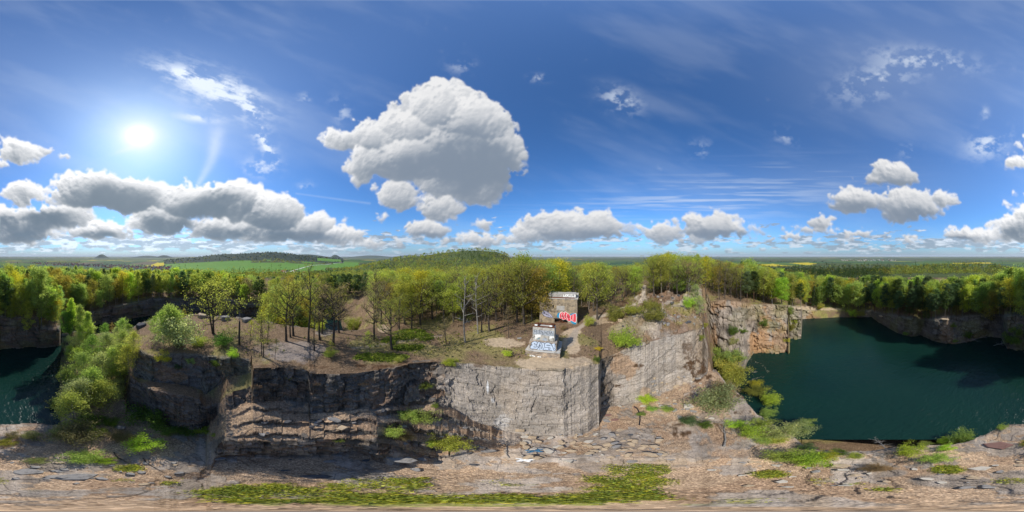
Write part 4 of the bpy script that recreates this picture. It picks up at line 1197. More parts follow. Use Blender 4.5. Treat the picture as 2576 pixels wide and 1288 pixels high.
# trees one can tell apart: x, base y, top y in the photograph, kind, tint, label
SOLO = [
    (835, 1302, 1092, 'multi', 'yellow green', "big several-stemmed oak in yellow green leaf on the knoll above the dark cliff", 0),
    (1118, 1333, 1090, 'oak', 'olive green', "twin dark oak on the left of the bare grey clearing", 1),
    (1135, 1318, 1100, 'bare', 'olive green', "thin dark trunk beside the twin oak at the clearing", 0),
    (1146, 1312, 1085, 'oak', 'yellow green', "oak behind the twin trunks on the clearing with yellowish leaf", 2),
    (1205, 1336, 1040, 'bare', 'olive green', "tall bare tree with broken top in the middle of the clearing", 1),
    (1228, 1370, 1190, 'bare', 'dull brown', "low bare trunk standing alone at the front of the clearing", 0),
    (1250, 1328, 1110, 'oak', 'olive green', "oak with two straight dark stems at the back of the clearing", 0),
    (1258, 1304, 1135, 'bare', 'olive green', "dark bare stem at the trodden back edge of the clearing", 1),
    (1302, 1348, 1092, 'oak', 'dull brown', "big dark forked oak, nearly leafless, at the right end of the clearing", 1),
    (1325, 1300, 1110, 'oak', 'olive green', "oak just behind the big forked oak, overlooking the teal pond", 2),
    (1463, 1327, 1118, 'oak', 'dull brown', "wide open-crowned oak between the hidden pond and the green ground cover", 0),
    (1445, 1385, 1290, 'sapling', 'yellow green', "low sapling with yellow green leaf in front of the wide open oak", 0),
    (1531, 1367, 1150, 'oak', 'olive green', "straight oak beside the lower bright green patch", 2),
    (1608, 1289, 1135, 'oak', 'olive green', "oak rising out of the upper bright green patch", 1),
    (1560, 1290, 1140, 'oak', 'olive green', "oak left of the upper bright green patch", 0),
    (1744, 1343, 1225, 'oak', 'dull brown', "crooked leaning oak on the bare slope of the plateau", 1),
    (1817, 1338, 1080, 'dead', 'dull brown', "tall pale dead trunk on the plateau left of the ruin", 0),
    (1866, 1302, 1070, 'dead', 'dull brown', "slim grey dead tree behind the pale trunk", 1),
    (1880, 1296, 1085, 'bare', 'olive green', "thin bare tree next to the slim grey dead tree", 0),
    (1912, 1294, 1075, 'oak', 'olive green', "oak in light leaf above the trodden sandy strip", 0),
    (1960, 1228, 1095, 'oak', 'olive green', "oak standing on the slope behind the sandy strip", 2),
    (1987, 1318, 1200, 'sapling', 'dull brown', "thin brown sapling at the edge of the sandy strip", 1),
    (2047, 1266, 1010, 'oak', 'olive green', "tall oak with grey limbs just left of the stone ruin", 1),
    (2058, 1225, 1060, 'bare', 'olive green', "dark bare stem behind the tall oak by the ruin", 0),
    (2334, 1248, 1035, 'oak', 'yellow green', "spreading yellow green oak just right of the stone ruin", 0),
    (2318, 1215, 1030, 'oak', 'olive green', "olive oak half hidden behind the spreading oak by the ruin", 2),
    (2385, 1222, 1085, 'oak', 'yellow green', "low yellow green oak on the slope beside the footpath", 1),
    (2442, 1137, 1055, 'dead', 'dull brown', "white dead birch left of the footpath", 0),
    (2375, 1150, 1050, 'dead', 'dull brown', "pair-topped pale dead tree further left of the footpath", 1),
    (2555, 1150, 992, 'oak', 'olive green', "tall oak beside the right edge of the footpath on the rise", 2),
    (2690, 1155, 1085, 'dead', 'dull brown', "short white snag standing on the rocky hillock", 1),
    (2735, 1235, 1155, 'airy', 'pale grey green', "grey green birch leaning out of the rock face", 0),
    (2720, 1180, 1110, 'airy', 'pale grey green', "grey green birch at the top of the rock gully", 1),
    (2835, 1150, 1010, 'oak', 'dull brown', "dark stout oak on the rim above the stained cliff", 1),
    (935, 1347, 1255, 'SNAG', '', "broken dead trunk standing beside the leafy knoll", 0),
    (1030, 1396, 1225, 'sapling', 'olive green', "twin-stemmed sapling at the left end of the clearing", 0),
    (1022, 1390, 1240, 'sapling', 'dull brown', "brownish sapling behind the twin-stemmed sapling", 1),
    (1046, 1346, 1195, 'sapling', 'olive green', "tall sapling at the back left of the clearing", 1),
    (1074, 1403, 1320, 'sapling', 'dull brown', "short leafless sapling at the clearing's rock edge", 0),
    (1293, 1402, 1330, 'sapling', 'yellow green', "small yellow green sapling in front of the big forked oak", 1),
    (977, 1340, 1250, 'sapling', 'yellow green', "yellowish sapling between the broken trunk and the clearing", 0),
    (640, 1345, 1215, 'airy', 'fresh light green', "fresh green birch on the left shoulder of the knoll", 0),
    (660, 1340, 1190, 'airy', 'fresh light green', "tallest fresh green birch on the knoll's left shoulder", 1),
    (685, 1338, 1200, 'airy', 'fresh light green', "fresh green birch nearest to the big knoll oak", 2),
    (605, 1320, 1235, 'airy', 'mid green', "mid green birch at the pond end of the knoll", 0),
    (720, 1262, 1205, 'sapling', 'golden bronze', "bronze sapling on the pale rocks behind the knoll", 1),
    (695, 1355, 1240, 'pinebush', 'pale grey green', "dusky pine among the birches of the knoll", 0),
    # birches on the bushy ridge, seen from above
    (290, 1650, 1500, 'airy', 'fresh light green', "lowest light green birch on the ridge by the water", 0),
    (250, 1560, 1430, 'airy', 'fresh light green', "light green birch leaning over the lake from the ridge foot", 1),
    (310, 1600, 1440, 'airy', 'pale grey green', "greyish birch in the middle of the lower ridge", 2),
    (355, 1560, 1400, 'airy', 'fresh light green', "light birch below the dark two-tiered cliff's left end", 0),
    (385, 1600, 1490, 'airy', 'olive green', "olive birch close under the cliff's left corner", 1),
    (400, 1500, 1360, 'airy', 'pale grey green', "pale grey green birch halfway up the ridge", 2),
    (435, 1480, 1340, 'airy', 'fresh light green', "light birch beside the pale one halfway up the ridge", 0),
    (470, 1460, 1340, 'airy', 'fresh light green', "light birch touching the upper corner of the dark cliff", 1),
    (330, 1500, 1370, 'airy', 'fresh light green', "leafy light birch above the ridge's rock face", 1),
    (360, 1430, 1310, 'airy', 'mid green', "mid green birch on the crest side of the ridge", 2),
    (420, 1400, 1300, 'airy', 'pale grey green', "silvery birch near the crest of the ridge", 0),
    (480, 1400, 1285, 'airy', 'fresh light green', "light birch on the saddle left of the knoll", 2),
    (520, 1390, 1295, 'airy', 'yellow green', "yellow green birch on the saddle by the knoll", 0),
    (345, 1345, 1215, 'birch', 'fresh light green', "tall light green birch at the left rim of the ridge crest", 0),
    (315, 1325, 1190, 'birch', 'fresh light green', "tall birch left of the ridge crest, its top over the pond cliff", 1),
    (285, 1300, 1165, 'birch', 'bright lime green', "bright tall birch where the ridge meets the lake cliff", 2),
    (265, 1320, 1215, 'broad', 'deep green', "deep green tree in the notch beside the lake cliff", 0),
    (438, 1320, 1260, 'sapling', 'russet brown', "russet sapling on the ridge crest by the small pond", 1),
    (500, 1315, 1265, 'airy', 'mid green', "small green birch at the near end of the small pond", 1),
]
trees_big = []
for i_, (px, by, ty, kd, tn, lb, var) in enumerate(SOLO):
    p = hit(px, by); h = max(1.2, top_height(p, ty))
    if 238 < px < 540 and kd == 'airy': h = min(h, 11)
    if kd == 'SNAG':
        root = empty("dead_tree", p); tag(root, lb, "tree")
        mb = MB(); mb.tube([(0, 0, -.3), (.06, 0, h * .5), (.02, .05, h)], [.26, .21, .17], M_DARKBARK, 8); mb.build("trunk", root)
        mb = MB(); mb.tube([(0, .05, h * .95), (.3, .1, h * 1.15), (.75, .1, h * 1.5)], [.07, .045, .02], M_DEAD, 5); mb.tube([(.3, .1, h * 1.15), (.1, .2, h * 1.35)], [.03, .01], M_DEAD, 4); mb.build("branch", root)
        continue
    w = 1.0 if kd not in ('airy',) else min(1.6, max(1.0, 5.5 / max(h, 2)))
    ln = (0, 0)
    if px == 1744: ln = (R(10), R(14))
    if px == 250: ln = (R(12), R(-14))
    plant(KNAME.get(kd, 'pine_tree'), kd, p, h, tn, lb, "tree", None, var, None, ln, w)

# more of the young birches that cover the ridge between the two ponds
rb_ = np.random.default_rng(5)
RIDGE = []
q_ = 0
while len(RIDGE) < 26 and q_ < 900:
    q_ += 1
    px = rb_.uniform(248, 505); d = rb_.uniform(25, 58)
    p = ground(px, d)
    if p.z < 4 or any((p - o).length < 3.0 for o in RIDGE): continue
    RIDGE.append(p)
    tn = ('fresh light green', 'pale grey green', 'mid green', 'yellow green')[rb_.integers(4)]
    up = 'upper' if d > 43 else 'middle' if d > 33 else 'lower'
    sd = 'lake side' if px < 330 else 'crest' if px < 420 else 'cliff side'
    plant('birch_tree', 'airy', p - Vector((0, 0, .1)), rb_.uniform(5.0, 8.5), tn, f"{tn} young birch in the thicket on the {up} {sd} of the ridge", "tree", "young birches on the ridge", None, None, (0, 0), 1.15)
N_EXTRA = len(RIDGE)

# ---- the wood: scattered by real distance, the nearest and largest become trees of their own
TOPX = [0, 300, 400, 700, 850, 1000, 1100, 1250, 1400, 1500, 1700, 1900, 1990, 2050, 2150, 2230, 2320, 2400, 2480, 2540, 2640, 2760, 2850, 2900, 2960, 3060, 3150, 3200, 3300, 3400, 3500, 3600, 3700, 3800, 3880, 3950, 4000]
TOPY = [1047, 1043, 1055, 1055, 1062, 1085, 1085, 1075, 1072, 1066, 1060, 1055, 1025, 1016, 1020, 1040, 1038, 1045, 1040, 1000, 998, 1005, 1010, 1018, 1035, 1062, 1076, 1078, 1084, 1080, 1085, 1088, 1092, 1078, 1072, 1060, 1047]
ZONES = [(0, 160, "above the big dark lake cliff"), (160, 240, "over the low step of the dark lake cliff"), (240, 360, "behind the ridge birches"), (360, 500, "above the narrow dark pond"), (500, 620, "at the right end of the narrow pond's cliff"), (620, 760, "behind the birches of the knoll"), (760, 900, "behind the big knoll oak"), (900, 1010, "above the pond cliff behind the broken trunk"),
         (1010, 1120, "behind the left part of the clearing"), (1120, 1230, "behind the middle of the clearing"), (1230, 1340, "beyond the hidden teal pond"), (1340, 1460, "beside the hidden teal pond"), (1460, 1560, "behind the green ground cover"), (1560, 1680, "in the hollow under the round hill"), (1680, 1800, "in the wood behind the crooked oak"), (1800, 1900, "in the wood behind the pale dead trunk"), (1900, 2020, "in the wood above the sandy strip"),
         (2020, 2110, "left of the stone ruin"), (2110, 2260, "behind the stone ruin"), (2260, 2360, "right of the stone ruin"), (2360, 2460, "on the slope left of the footpath"), (2460, 2530, "along the footpath"), (2530, 2640, "on the rise right of the footpath"), (2640, 2760, "behind the rocky hillock"), (2760, 2870, "on the rim above the rock gully"), (2870, 2970, "on the rim above the stained cliff"), (2970, 3080, "at the corner of the stained cliff"),
         (3080, 3180, "above the orange lake bank"), (3180, 3290, "over the right end of the orange bank"), (3290, 3400, "round the lake inlet"), (3400, 3500, "where the curved dark cliff begins"), (3500, 3600, "over the lowest point of the curved cliff"), (3600, 3690, "over the smooth part of the dark cliff"), (3690, 3780, "above the pinkish debris slope"), (3780, 3880, "above the shaded cliff past the debris"), (3880, 4000, "above the darkest end of the lake")]


def zone_of(px):
    px %= 4000
    for a, b, t in ZONES:
        if a <= px < b: return t


def keep_out(p):
    """no trees in the water, on the ruin, the path or the bare rock"""
    dx, dy = p.x - 14.9, p.y - 38.5
    if dx * dx + dy * dy < 45: return True
    return False


KMIX = {  # share of kinds by direction
    'left': (('birch', .30), ('broad', .22), ('budding', .36), ('pine', .08), ('spruce', .04)),
    'mid': (('budding', .36), ('oak', .40), ('pine', .10), ('birch', .06), ('bare', .08)),
    'ruin': (('budding', .34), ('oak', .48), ('broad', .03), ('bare', .15)),
    'right': (('budding', .36), ('broad', .24), ('birch', .12), ('pine', .22), ('spruce', .06)),
}
TMIX = {
    'birch': ('fresh light green', 'fresh light green', 'yellow green', 'pale grey green'), 'broad': ('yellow green', 'fresh light green', 'mid green', 'bright lime green', 'ochre yellow'),
    'budding': ('olive green', 'yellow green', 'yellow green', 'fresh light green', 'ochre yellow', 'golden bronze', 'yellow green', 'dull brown'), 'pine': ('dark green', 'blue green'), 'spruce': ('dark green',), 'oak': ('olive green', 'yellow green', 'dull brown'), 'bare': ('dull brown',)}
cand = []
tries = 0
grid_used = {}
rs = np.random.default_rng(21)
while tries < 90000 and len(cand) < 2600:
    tries += 1
    px = rs.uniform(0, 4000) if rs.uniform() < .7 else rs.uniform(1450, 2500)
    c = col_of(px)
    if px < 2780 and px > 1470: lo = 40.0
    elif px >= 2780 and px < 3080: lo = AD[c, 9] + 1.5
    else: lo = AD[c, 11] + .8
    if 2300 <= px < 2780: lo = 56
    if 985 < px < 1240: lo = 56
    hi = 185.0 if not (2480 < px < 2900) else 118
    d = math.sqrt(rs.uniform(lo * lo, hi * hi))
    if rs.uniform() < .45: d = lo + (d - lo) * rs.uniform(0, .5)
    p = ground(px, d)
    if p.z < 1.5 or keep_out(p): continue
    if 2490 < px < 2545 and d < 92: continue
    if 2730 < px < 2805 and d < 76: continue
    if 1470 < px < 2020 and d < 46 and rs.uniform() < .4: continue
    nearq = 1450 < px < 2300 and d < 75
    sp = 2.7 if d < 100 else 3.4
    key = (int(p.x / sp), int(p.y / sp))
    if any((key[0] + i, key[1] + j) in grid_used and (grid_used[(key[0] + i, key[1] + j)] - p).length < sp for i in (-1, 0, 1) for j in (-1, 0, 1)): continue
    grid_used[key] = p
    ht = top_height(p, float(np.interp(px, TOPX, TOPY)))
    h = min(ht * (rs.uniform(.66, 1.0) if rs.uniform() < .6 else rs.uniform(.95, 1.14)), rs.uniform(13, 23))
    if 2480 < px < 2900 and d > 62: h = min(max(h, 7), 15)
    if h < 4.5: continue
    z_ = 'left' if px < 960 else 'mid' if px < 1720 else 'ruin' if px < 2900 else 'right'
    kd = rs.choice([k for k, w in KMIX[z_]], p=[w for k, w in KMIX[z_]])
    if (1260 < px < 1460 and d > 120 and rs.uniform() < .7) or (3560 < px < 3760 and rs.uniform() < .4) or (3400 < px < 3560 and d > 105 and rs.uniform() < .5): kd = 'pine'
    wt = fbm(np.array([px / 70.0]), np.array([d / 14.0]), None, 2, 301)[0] - .5
    tl = TMIX[kd]
    tn = tl[int(np.clip((rs.uniform() * .6 + (wt * 1.6 + .5) * .4), 0, .999) * len(tl))]
    if nearq and kd in ('pine', 'broad'): kd, tn = 'oak', ('olive green', 'yellow green', 'dull brown')[rs.integers(3)]
    cand.append((math.atan(h / math.hypot(d, 30)) * (1 + .5 * max(0, 1 - (d - lo) / 25.0)), px, d, p, h, kd, tn, lo))
print('cand', len(cand), tries)
cand.sort(key=lambda t: -t[0])
N_OWN = 300 - len(SOLO) - N_EXTRA
own, rest = cand[:N_OWN], cand[N_OWN:]
ROWW = lambda d, lo: "front row" if d - lo < 9 else "second row" if d - lo < 24 else "deep row"
for (_, px, d, p, h, kd, tn, lo) in own:
    z = zone_of(px); row = ROWW(d, lo)
    hw = "tall " if h > 17.5 else "low " if h < 10.5 else ""
    lb = f"{hw}{tn} {KWORD[kd]} {z}, {row}"
    if len(lb.split()) > 16: lb = f"{tn} {KWORD[kd]} {z}, {row}"
    w = 1.0 if kd not in ('budding', 'broad', 'oak') else float(np.clip(15.0 / h, .85, 1.25))
    plant(KNAME[kd], kd, p - Vector((0, 0, .15)), h, tn, lb, "tree", f"{KWORD[kd].split()[-1]}s {z}", None, None, (rs.normal() * .02, rs.normal() * .02), w)


# ---- the remaining wood as one mass: near trees thinned out, far canopy coarse
def merged_wood(items, keep, grow_leaf, name, label, trunk=True):
    LV, LC, WV, WF = [], [], [], []
    base_ = 0
    for (_, px, d, p, h, kd, tn, lo) in items:
        wm, lm, H, lv, mb = VAR[kd][rs.integers(len(VAR[kd]))]
        s = h / H; a = rs.uniform(0, 6.28); ca, sa = math.cos(a), math.sin(a)
        if len(lv):
            q = lv.reshape(-1, 4, 3)
            sel = rs.uniform(size=len(q)) < keep
            q = q[sel]; ctr = q.mean(1, keepdims=True); q = ctr + (q - ctr) * grow_leaf
            q = q.reshape(-1, 3) * s
            q = np.stack([q[:, 0] * ca - q[:, 1] * sa + p.x, q[:, 0] * sa + q[:, 1] * ca + p.y, q[:, 2] + p.z], 1)
            LV.append(q)
            b = np.array(TINT[tn]) * 1.36 * rs.uniform(.85, 1.18)
            LC.append(np.tile(np.append(b, 1), (len(q), 1)))
    lv = np.concatenate(LV); lc = np.concatenate(LC)
    me = mesh_np(name, lv, qf(len(lv) // 4), M_LEAFV, cols={'tint': lc})
    o = link(bpy.data.objects.new(name, me))
    tag(o, label, None, kind="stuff")
    if trunk:
        mbt = MB()
        for (_, px, d, p, h, kd, tn, lo) in items:
            mbt.tube([(p.x, p.y, p.z - .3), (p.x + rs.normal() * .2, p.y + rs.normal() * .2, p.z + h * .45), (p.x + rs.normal() * .3, p.y + rs.normal() * .3, p.z + h * .85)], [.17, .12, .04], M_BIRCH if kd == 'birch' else M_BARK, 4, cap=False)
        t = mbt.build("trunks", o); t["kind"] = "stuff"
    return o


merged_wood(rest, .36, 1.55, "woodland", "spring wood filling the plateau behind the nearer trees")

# far canopy over hill, ridge and plain
pts = []
tries = 0
fd = far_d
nfar = len(fr)
while len(pts) < 15000 and tries < 400000:
    tries += 1
    px = rs.uniform(0, 4000); u = rs.uniform()
    d = 186 * (4000 / 186.0) ** (u ** 1.15)
    c = col_of(px); k = min(int(np.searchsorted(fd, d)), nfar - 1)
    if WOOD_FAR[c, k] < .5: continue
    if d > 1750 and not (640 < px < 1340) and rs.uniform() < .75: continue
    pts.append((px, d))
FVs, FCs = [], []
for px, d in pts:
    p = ground(px, d)
    if d > 900: hh, rr, nq, ls = rs.uniform(10, 16), rs.uniform(7, 12), 12, d * .0045
    else: hh, rr, nq, ls = rs.uniform(9, 16), rs.uniform(2.6, 4.4) * (1 if d < 500 else 1.4), 26, max(1.1, d * .0042)
    dark = fbm(np.array([p.x / 140.0]), np.array([p.y / 140.0]), None, 3, 305)[0]
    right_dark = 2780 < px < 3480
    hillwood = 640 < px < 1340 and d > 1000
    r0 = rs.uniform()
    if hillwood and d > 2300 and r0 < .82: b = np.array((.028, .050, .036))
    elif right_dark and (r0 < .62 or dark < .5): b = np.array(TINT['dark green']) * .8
    elif r0 < .10 or dark < .33: b = np.array(TINT['dark green'])
    elif r0 < .45: b = np.array(TINT['olive green']) * 1.05
    elif r0 < .72: b = np.array(TINT['yellow green']) * .8
    elif r0 < .86: b = np.array(TINT['mid green'])
    else: b = np.array(TINT['golden bronze']) * .8
    g_ = rs.normal(size=(nq, 3)); g_ /= np.linalg.norm(g_, axis=1, keepdims=True); g_[:, 2] = np.abs(g_[:, 2]) * 1.0 - .25
    con = b[1] < .11
    if con:
        tz = rs.uniform(0, 1, nq); ctr = np.stack([g_[:, 0] * rr * .8 * (1.05 - tz), g_[:, 1] * rr * .8 * (1.05 - tz), hh * (.25 + .9 * tz)], 1)
    else:
        ctr = g_ * np.array([rr, rr, hh * .42]) + np.array([0, 0, hh * .55])
    q = leaf_quads(ctr + np.array([p.x, p.y, p.z]), ls, rs)
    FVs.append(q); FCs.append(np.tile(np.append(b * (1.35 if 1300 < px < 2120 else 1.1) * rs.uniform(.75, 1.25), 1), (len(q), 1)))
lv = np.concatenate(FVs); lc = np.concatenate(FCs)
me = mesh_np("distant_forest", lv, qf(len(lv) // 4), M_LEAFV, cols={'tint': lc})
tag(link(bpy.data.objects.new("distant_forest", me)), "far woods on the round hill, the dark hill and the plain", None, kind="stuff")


# ------------------------------------------------------------------ masonry materials
def stone_mat(name, c1, c2, mort, sc=1.0):
    m = NT(name)
    o = m.objco(); sx = m.n('ShaderNodeSeparateXYZ'); m.set(sx.inputs[0], o)
    cx = m.n('ShaderNodeCombineXYZ'); m.set(cx.inputs[0], m.math('ADD', sx.outputs[0], sx.outputs[1])); m.set(cx.inputs[1], sx.outputs[2])
    wv_ = m.n('ShaderNodeVectorMath', operation='MULTIPLY_ADD'); m.set(wv_.inputs[0], m.n('ShaderNodeTexNoise', i_Scale=1.6, i_Detail=3).outputs[1]); wv_.inputs[1].default_value = (.28, .16, 0); m.set(wv_.inputs[2], cx.outputs[0])
    b = m.n('ShaderNodeTexBrick', offset=.47, i_Scale=sc, i_Mortar_Size=.022, i_Mortar_Smooth=.3, i_Bias=0.0, i_Brick_Width=.52, i_Row_Height=.24)
    m.set(b.inputs['Vector'], wv_.outputs[0]); m.set(b.inputs['Color1'], (*c1, 1)); m.set(b.inputs['Color2'], (*c2, 1)); m.set(b.inputs['Mortar'], (*mort, 1))
    n = m.noise(o, 1.3, 6, .65); n2 = m.noise(o, 7, 4, .6)
    c = m.mix(1, b.outputs[0], m.ramp(n, [(.28, (.45, .43, .42)), (.5, (.95, .95, .95)), (.72, (1.5, 1.38, 1.2))]), 'MULTIPLY')
    c = m.mix(1, c, m.ramp(n2, [(.3, (.75, .75, .75)), (.7, (1.2, 1.2, 1.2))]), 'MULTIPLY')
    h = m.math('ADD', m.math('MULTIPLY', b.outputs[1], -.6), n2)
    m.bsdf(c, .95, h, .8, .05, spec=.1)
    return m.mat


def concrete_mat(name, c, stain=(.12, .11, .10)):
    m = NT(name)
    o = m.objco(); mp = m.n('ShaderNodeMapping', i_Scale=(1, 1, .35)); m.set(mp.inputs[0], o)
    n = m.noise(mp.outputs[0], 2.2, 6, .65); n2 = m.noise(o, 14, 4, .6)
    cc = m.mix(m.mapr(n, .5, .72), c, stain)
    cc = m.mix(1, cc, m.ramp(n2, [(.3, (.8, .8, .8)), (.7, (1.15, 1.15, 1.15))]), 'MULTIPLY')
    m.bsdf(cc, .92, n2, .5, .02, spec=.12)
    return m.mat


def plain_mat(name, c, rough=.8, var=.25, scale=6):
    m = NT(name)
    n = m.noise(m.objco(), scale, 4, .6)
    m.bsdf(m.mix(1, c, m.ramp(n, [(.3, (1 - var,) * 3), (.7, (1 + var,) * 3)]), 'MULTIPLY'), rough, n, .3, .02, spec=.15)
    return m.mat


M_RUBBLE = stone_mat("rubble_masonry", (.36, .28, .21), (.24, .20, .165), (.36, .33, .29))
M_WALL = stone_mat("ruin_masonry", (.36, .285, .19), (.25, .205, .15), (.33, .30, .25))
M_CONC = concrete_mat("weathered_concrete", (.42, .40, .36))
M_CONC2 = concrete_mat("pale_infill", (.36, .345, .32), (.26, .24, .22))
M_RUST = plain_mat("rusty_iron", (.12, .045, .022), .85, .5)
M_BLACKP = plain_mat("black_paint", (.012, .014, .022), .6, .2)
M_NAVY = plain_mat("dark_blue_paint", (.02, .035, .075), .6, .2)
M_ICE = plain_mat("pale_blue_paint", (.46, .54, .66), .6, .12)
M_WHITEP = plain_mat("white_paint", (.74, .74, .72), .6, .12)
M_GREYP = plain_mat("grey_blue_paint", (.33, .36, .40), .7, .3)
M_TEALP = plain_mat("teal_paint", (.14, .25, .30), .7, .3)
M_REDP = plain_mat("red_paint", (.62, .07, .095), .6, .12)
M_BLUEP = plain_mat("blue_paint", (.02, .23, .42), .6, .12)
M_LAV = plain_mat("lavender_paint", (.36, .35, .44), .7, .15)
M_SHADE = plain_mat("inside_shade", (.02, .017, .014), .95)


def curve(pts, n=5):
    out_ = []
    P = [Vector((a, b)) for a, b in pts]
    for i in range(len(P) - 1):
        p0, p1, p2, p3 = P[max(i - 1, 0)], P[i], P[i + 1], P[min(i + 2, len(P) - 1)]
        for k in range(n):
            t = k / n
            out_.append(.5 * ((2 * p1) + (-p0 + p2) * t + (2 * p0 - 5 * p1 + 4 * p2 - p3) * t * t + (-p0 + 3 * p1 - 3 * p2 + p3) * t ** 3))
    return out_ + [P[-1]]


def ribbon(mb, pts, w, y, mat, smooth=True):
    """painted stroke on a wall facing -y: pts in (x, z)"""
    p = curve(pts) if smooth and len(pts) > 2 else [Vector(q) for q in pts]
    vs, fs = [], []
    for i, q in enumerate(p):
        t = p[min(i + 1, len(p) - 1)] - p[max(i - 1, 0)]
        if t.length < 1e-6: t = Vector((1, 0))
        t.normalize(); n = Vector((-t.y, t.x)) * w / 2
        vs += [(q.x - n.x, y, q.y - n.y), (q.x + n.x, y, q.y + n.y)]
    for i in range(len(p) - 1): fs.append((2 * i, 2 * i + 2, 2 * i + 3, 2 * i + 1))
    mb.add(vs, fs, mat)


def patch(mb, pts, y, mat, smooth=True):
    p = curve(pts + pts[:1], 4)[:-1] if smooth else [Vector(q) for q in pts]
    mb.add([(q.x, y, q.y) for q in p], [tuple(range(len(p)))], mat)


def rough_box(mb, c, size, mat, seg=.55, amp=.035, taper=0.0, seed=0):
    """block of masonry with chipped faces"""
    rd = random.Random(seed)
    nx, ny, nz = [max(2, int(s / seg)) for s in size]
    idx = {}; vs = []; fs = []

    def vid(i, j, k):
        key = (i, j, k)
        if key not in idx:
            t = 1 - taper * k / nz
            v = [c[0] + (i / nx - .5) * size[0] * t, c[1] + (j / ny - .5) * size[1] * t, c[2] + (k / nz - .5) * size[2]]
            edge_ = (i in (0, nx)) + (j in (0, ny)) + (k in (0, nz))
            a = amp * (1.7 if edge_ >= 2 else .7)
            v = [q + rd.uniform(-a, a) for q in v]
            if edge_ >= 2 and k == nz: v[2] -= rd.uniform(0, amp * 2)
            idx[key] = len(vs); vs.append(v)
        return idx[key]
    for i in range(nx):
        for j in range(ny):
            fs.append((vid(i, j, nz), vid(i + 1, j, nz), vid(i + 1, j + 1, nz), vid(i, j + 1, nz)))
    for i in range(nx):
        for k in range(nz):
            fs.append((vid(i, 0, k), vid(i + 1, 0, k), vid(i + 1, 0, k + 1), vid(i, 0, k + 1)))
            fs.append((vid(i + 1, ny, k), vid(i, ny, k), vid(i, ny, k + 1), vid(i + 1, ny, k + 1)))
    for j in range(ny):
        for k in range(nz):
            fs.append((vid(0, j + 1, k), vid(0, j, k), vid(0, j, k + 1), vid(0, j + 1, k + 1)))
            fs.append((vid(nx, j, k), vid(nx, j + 1, k), vid(nx, j + 1, k + 1), vid(nx, j, k + 1)))
    mb.add(vs, fs, mat)


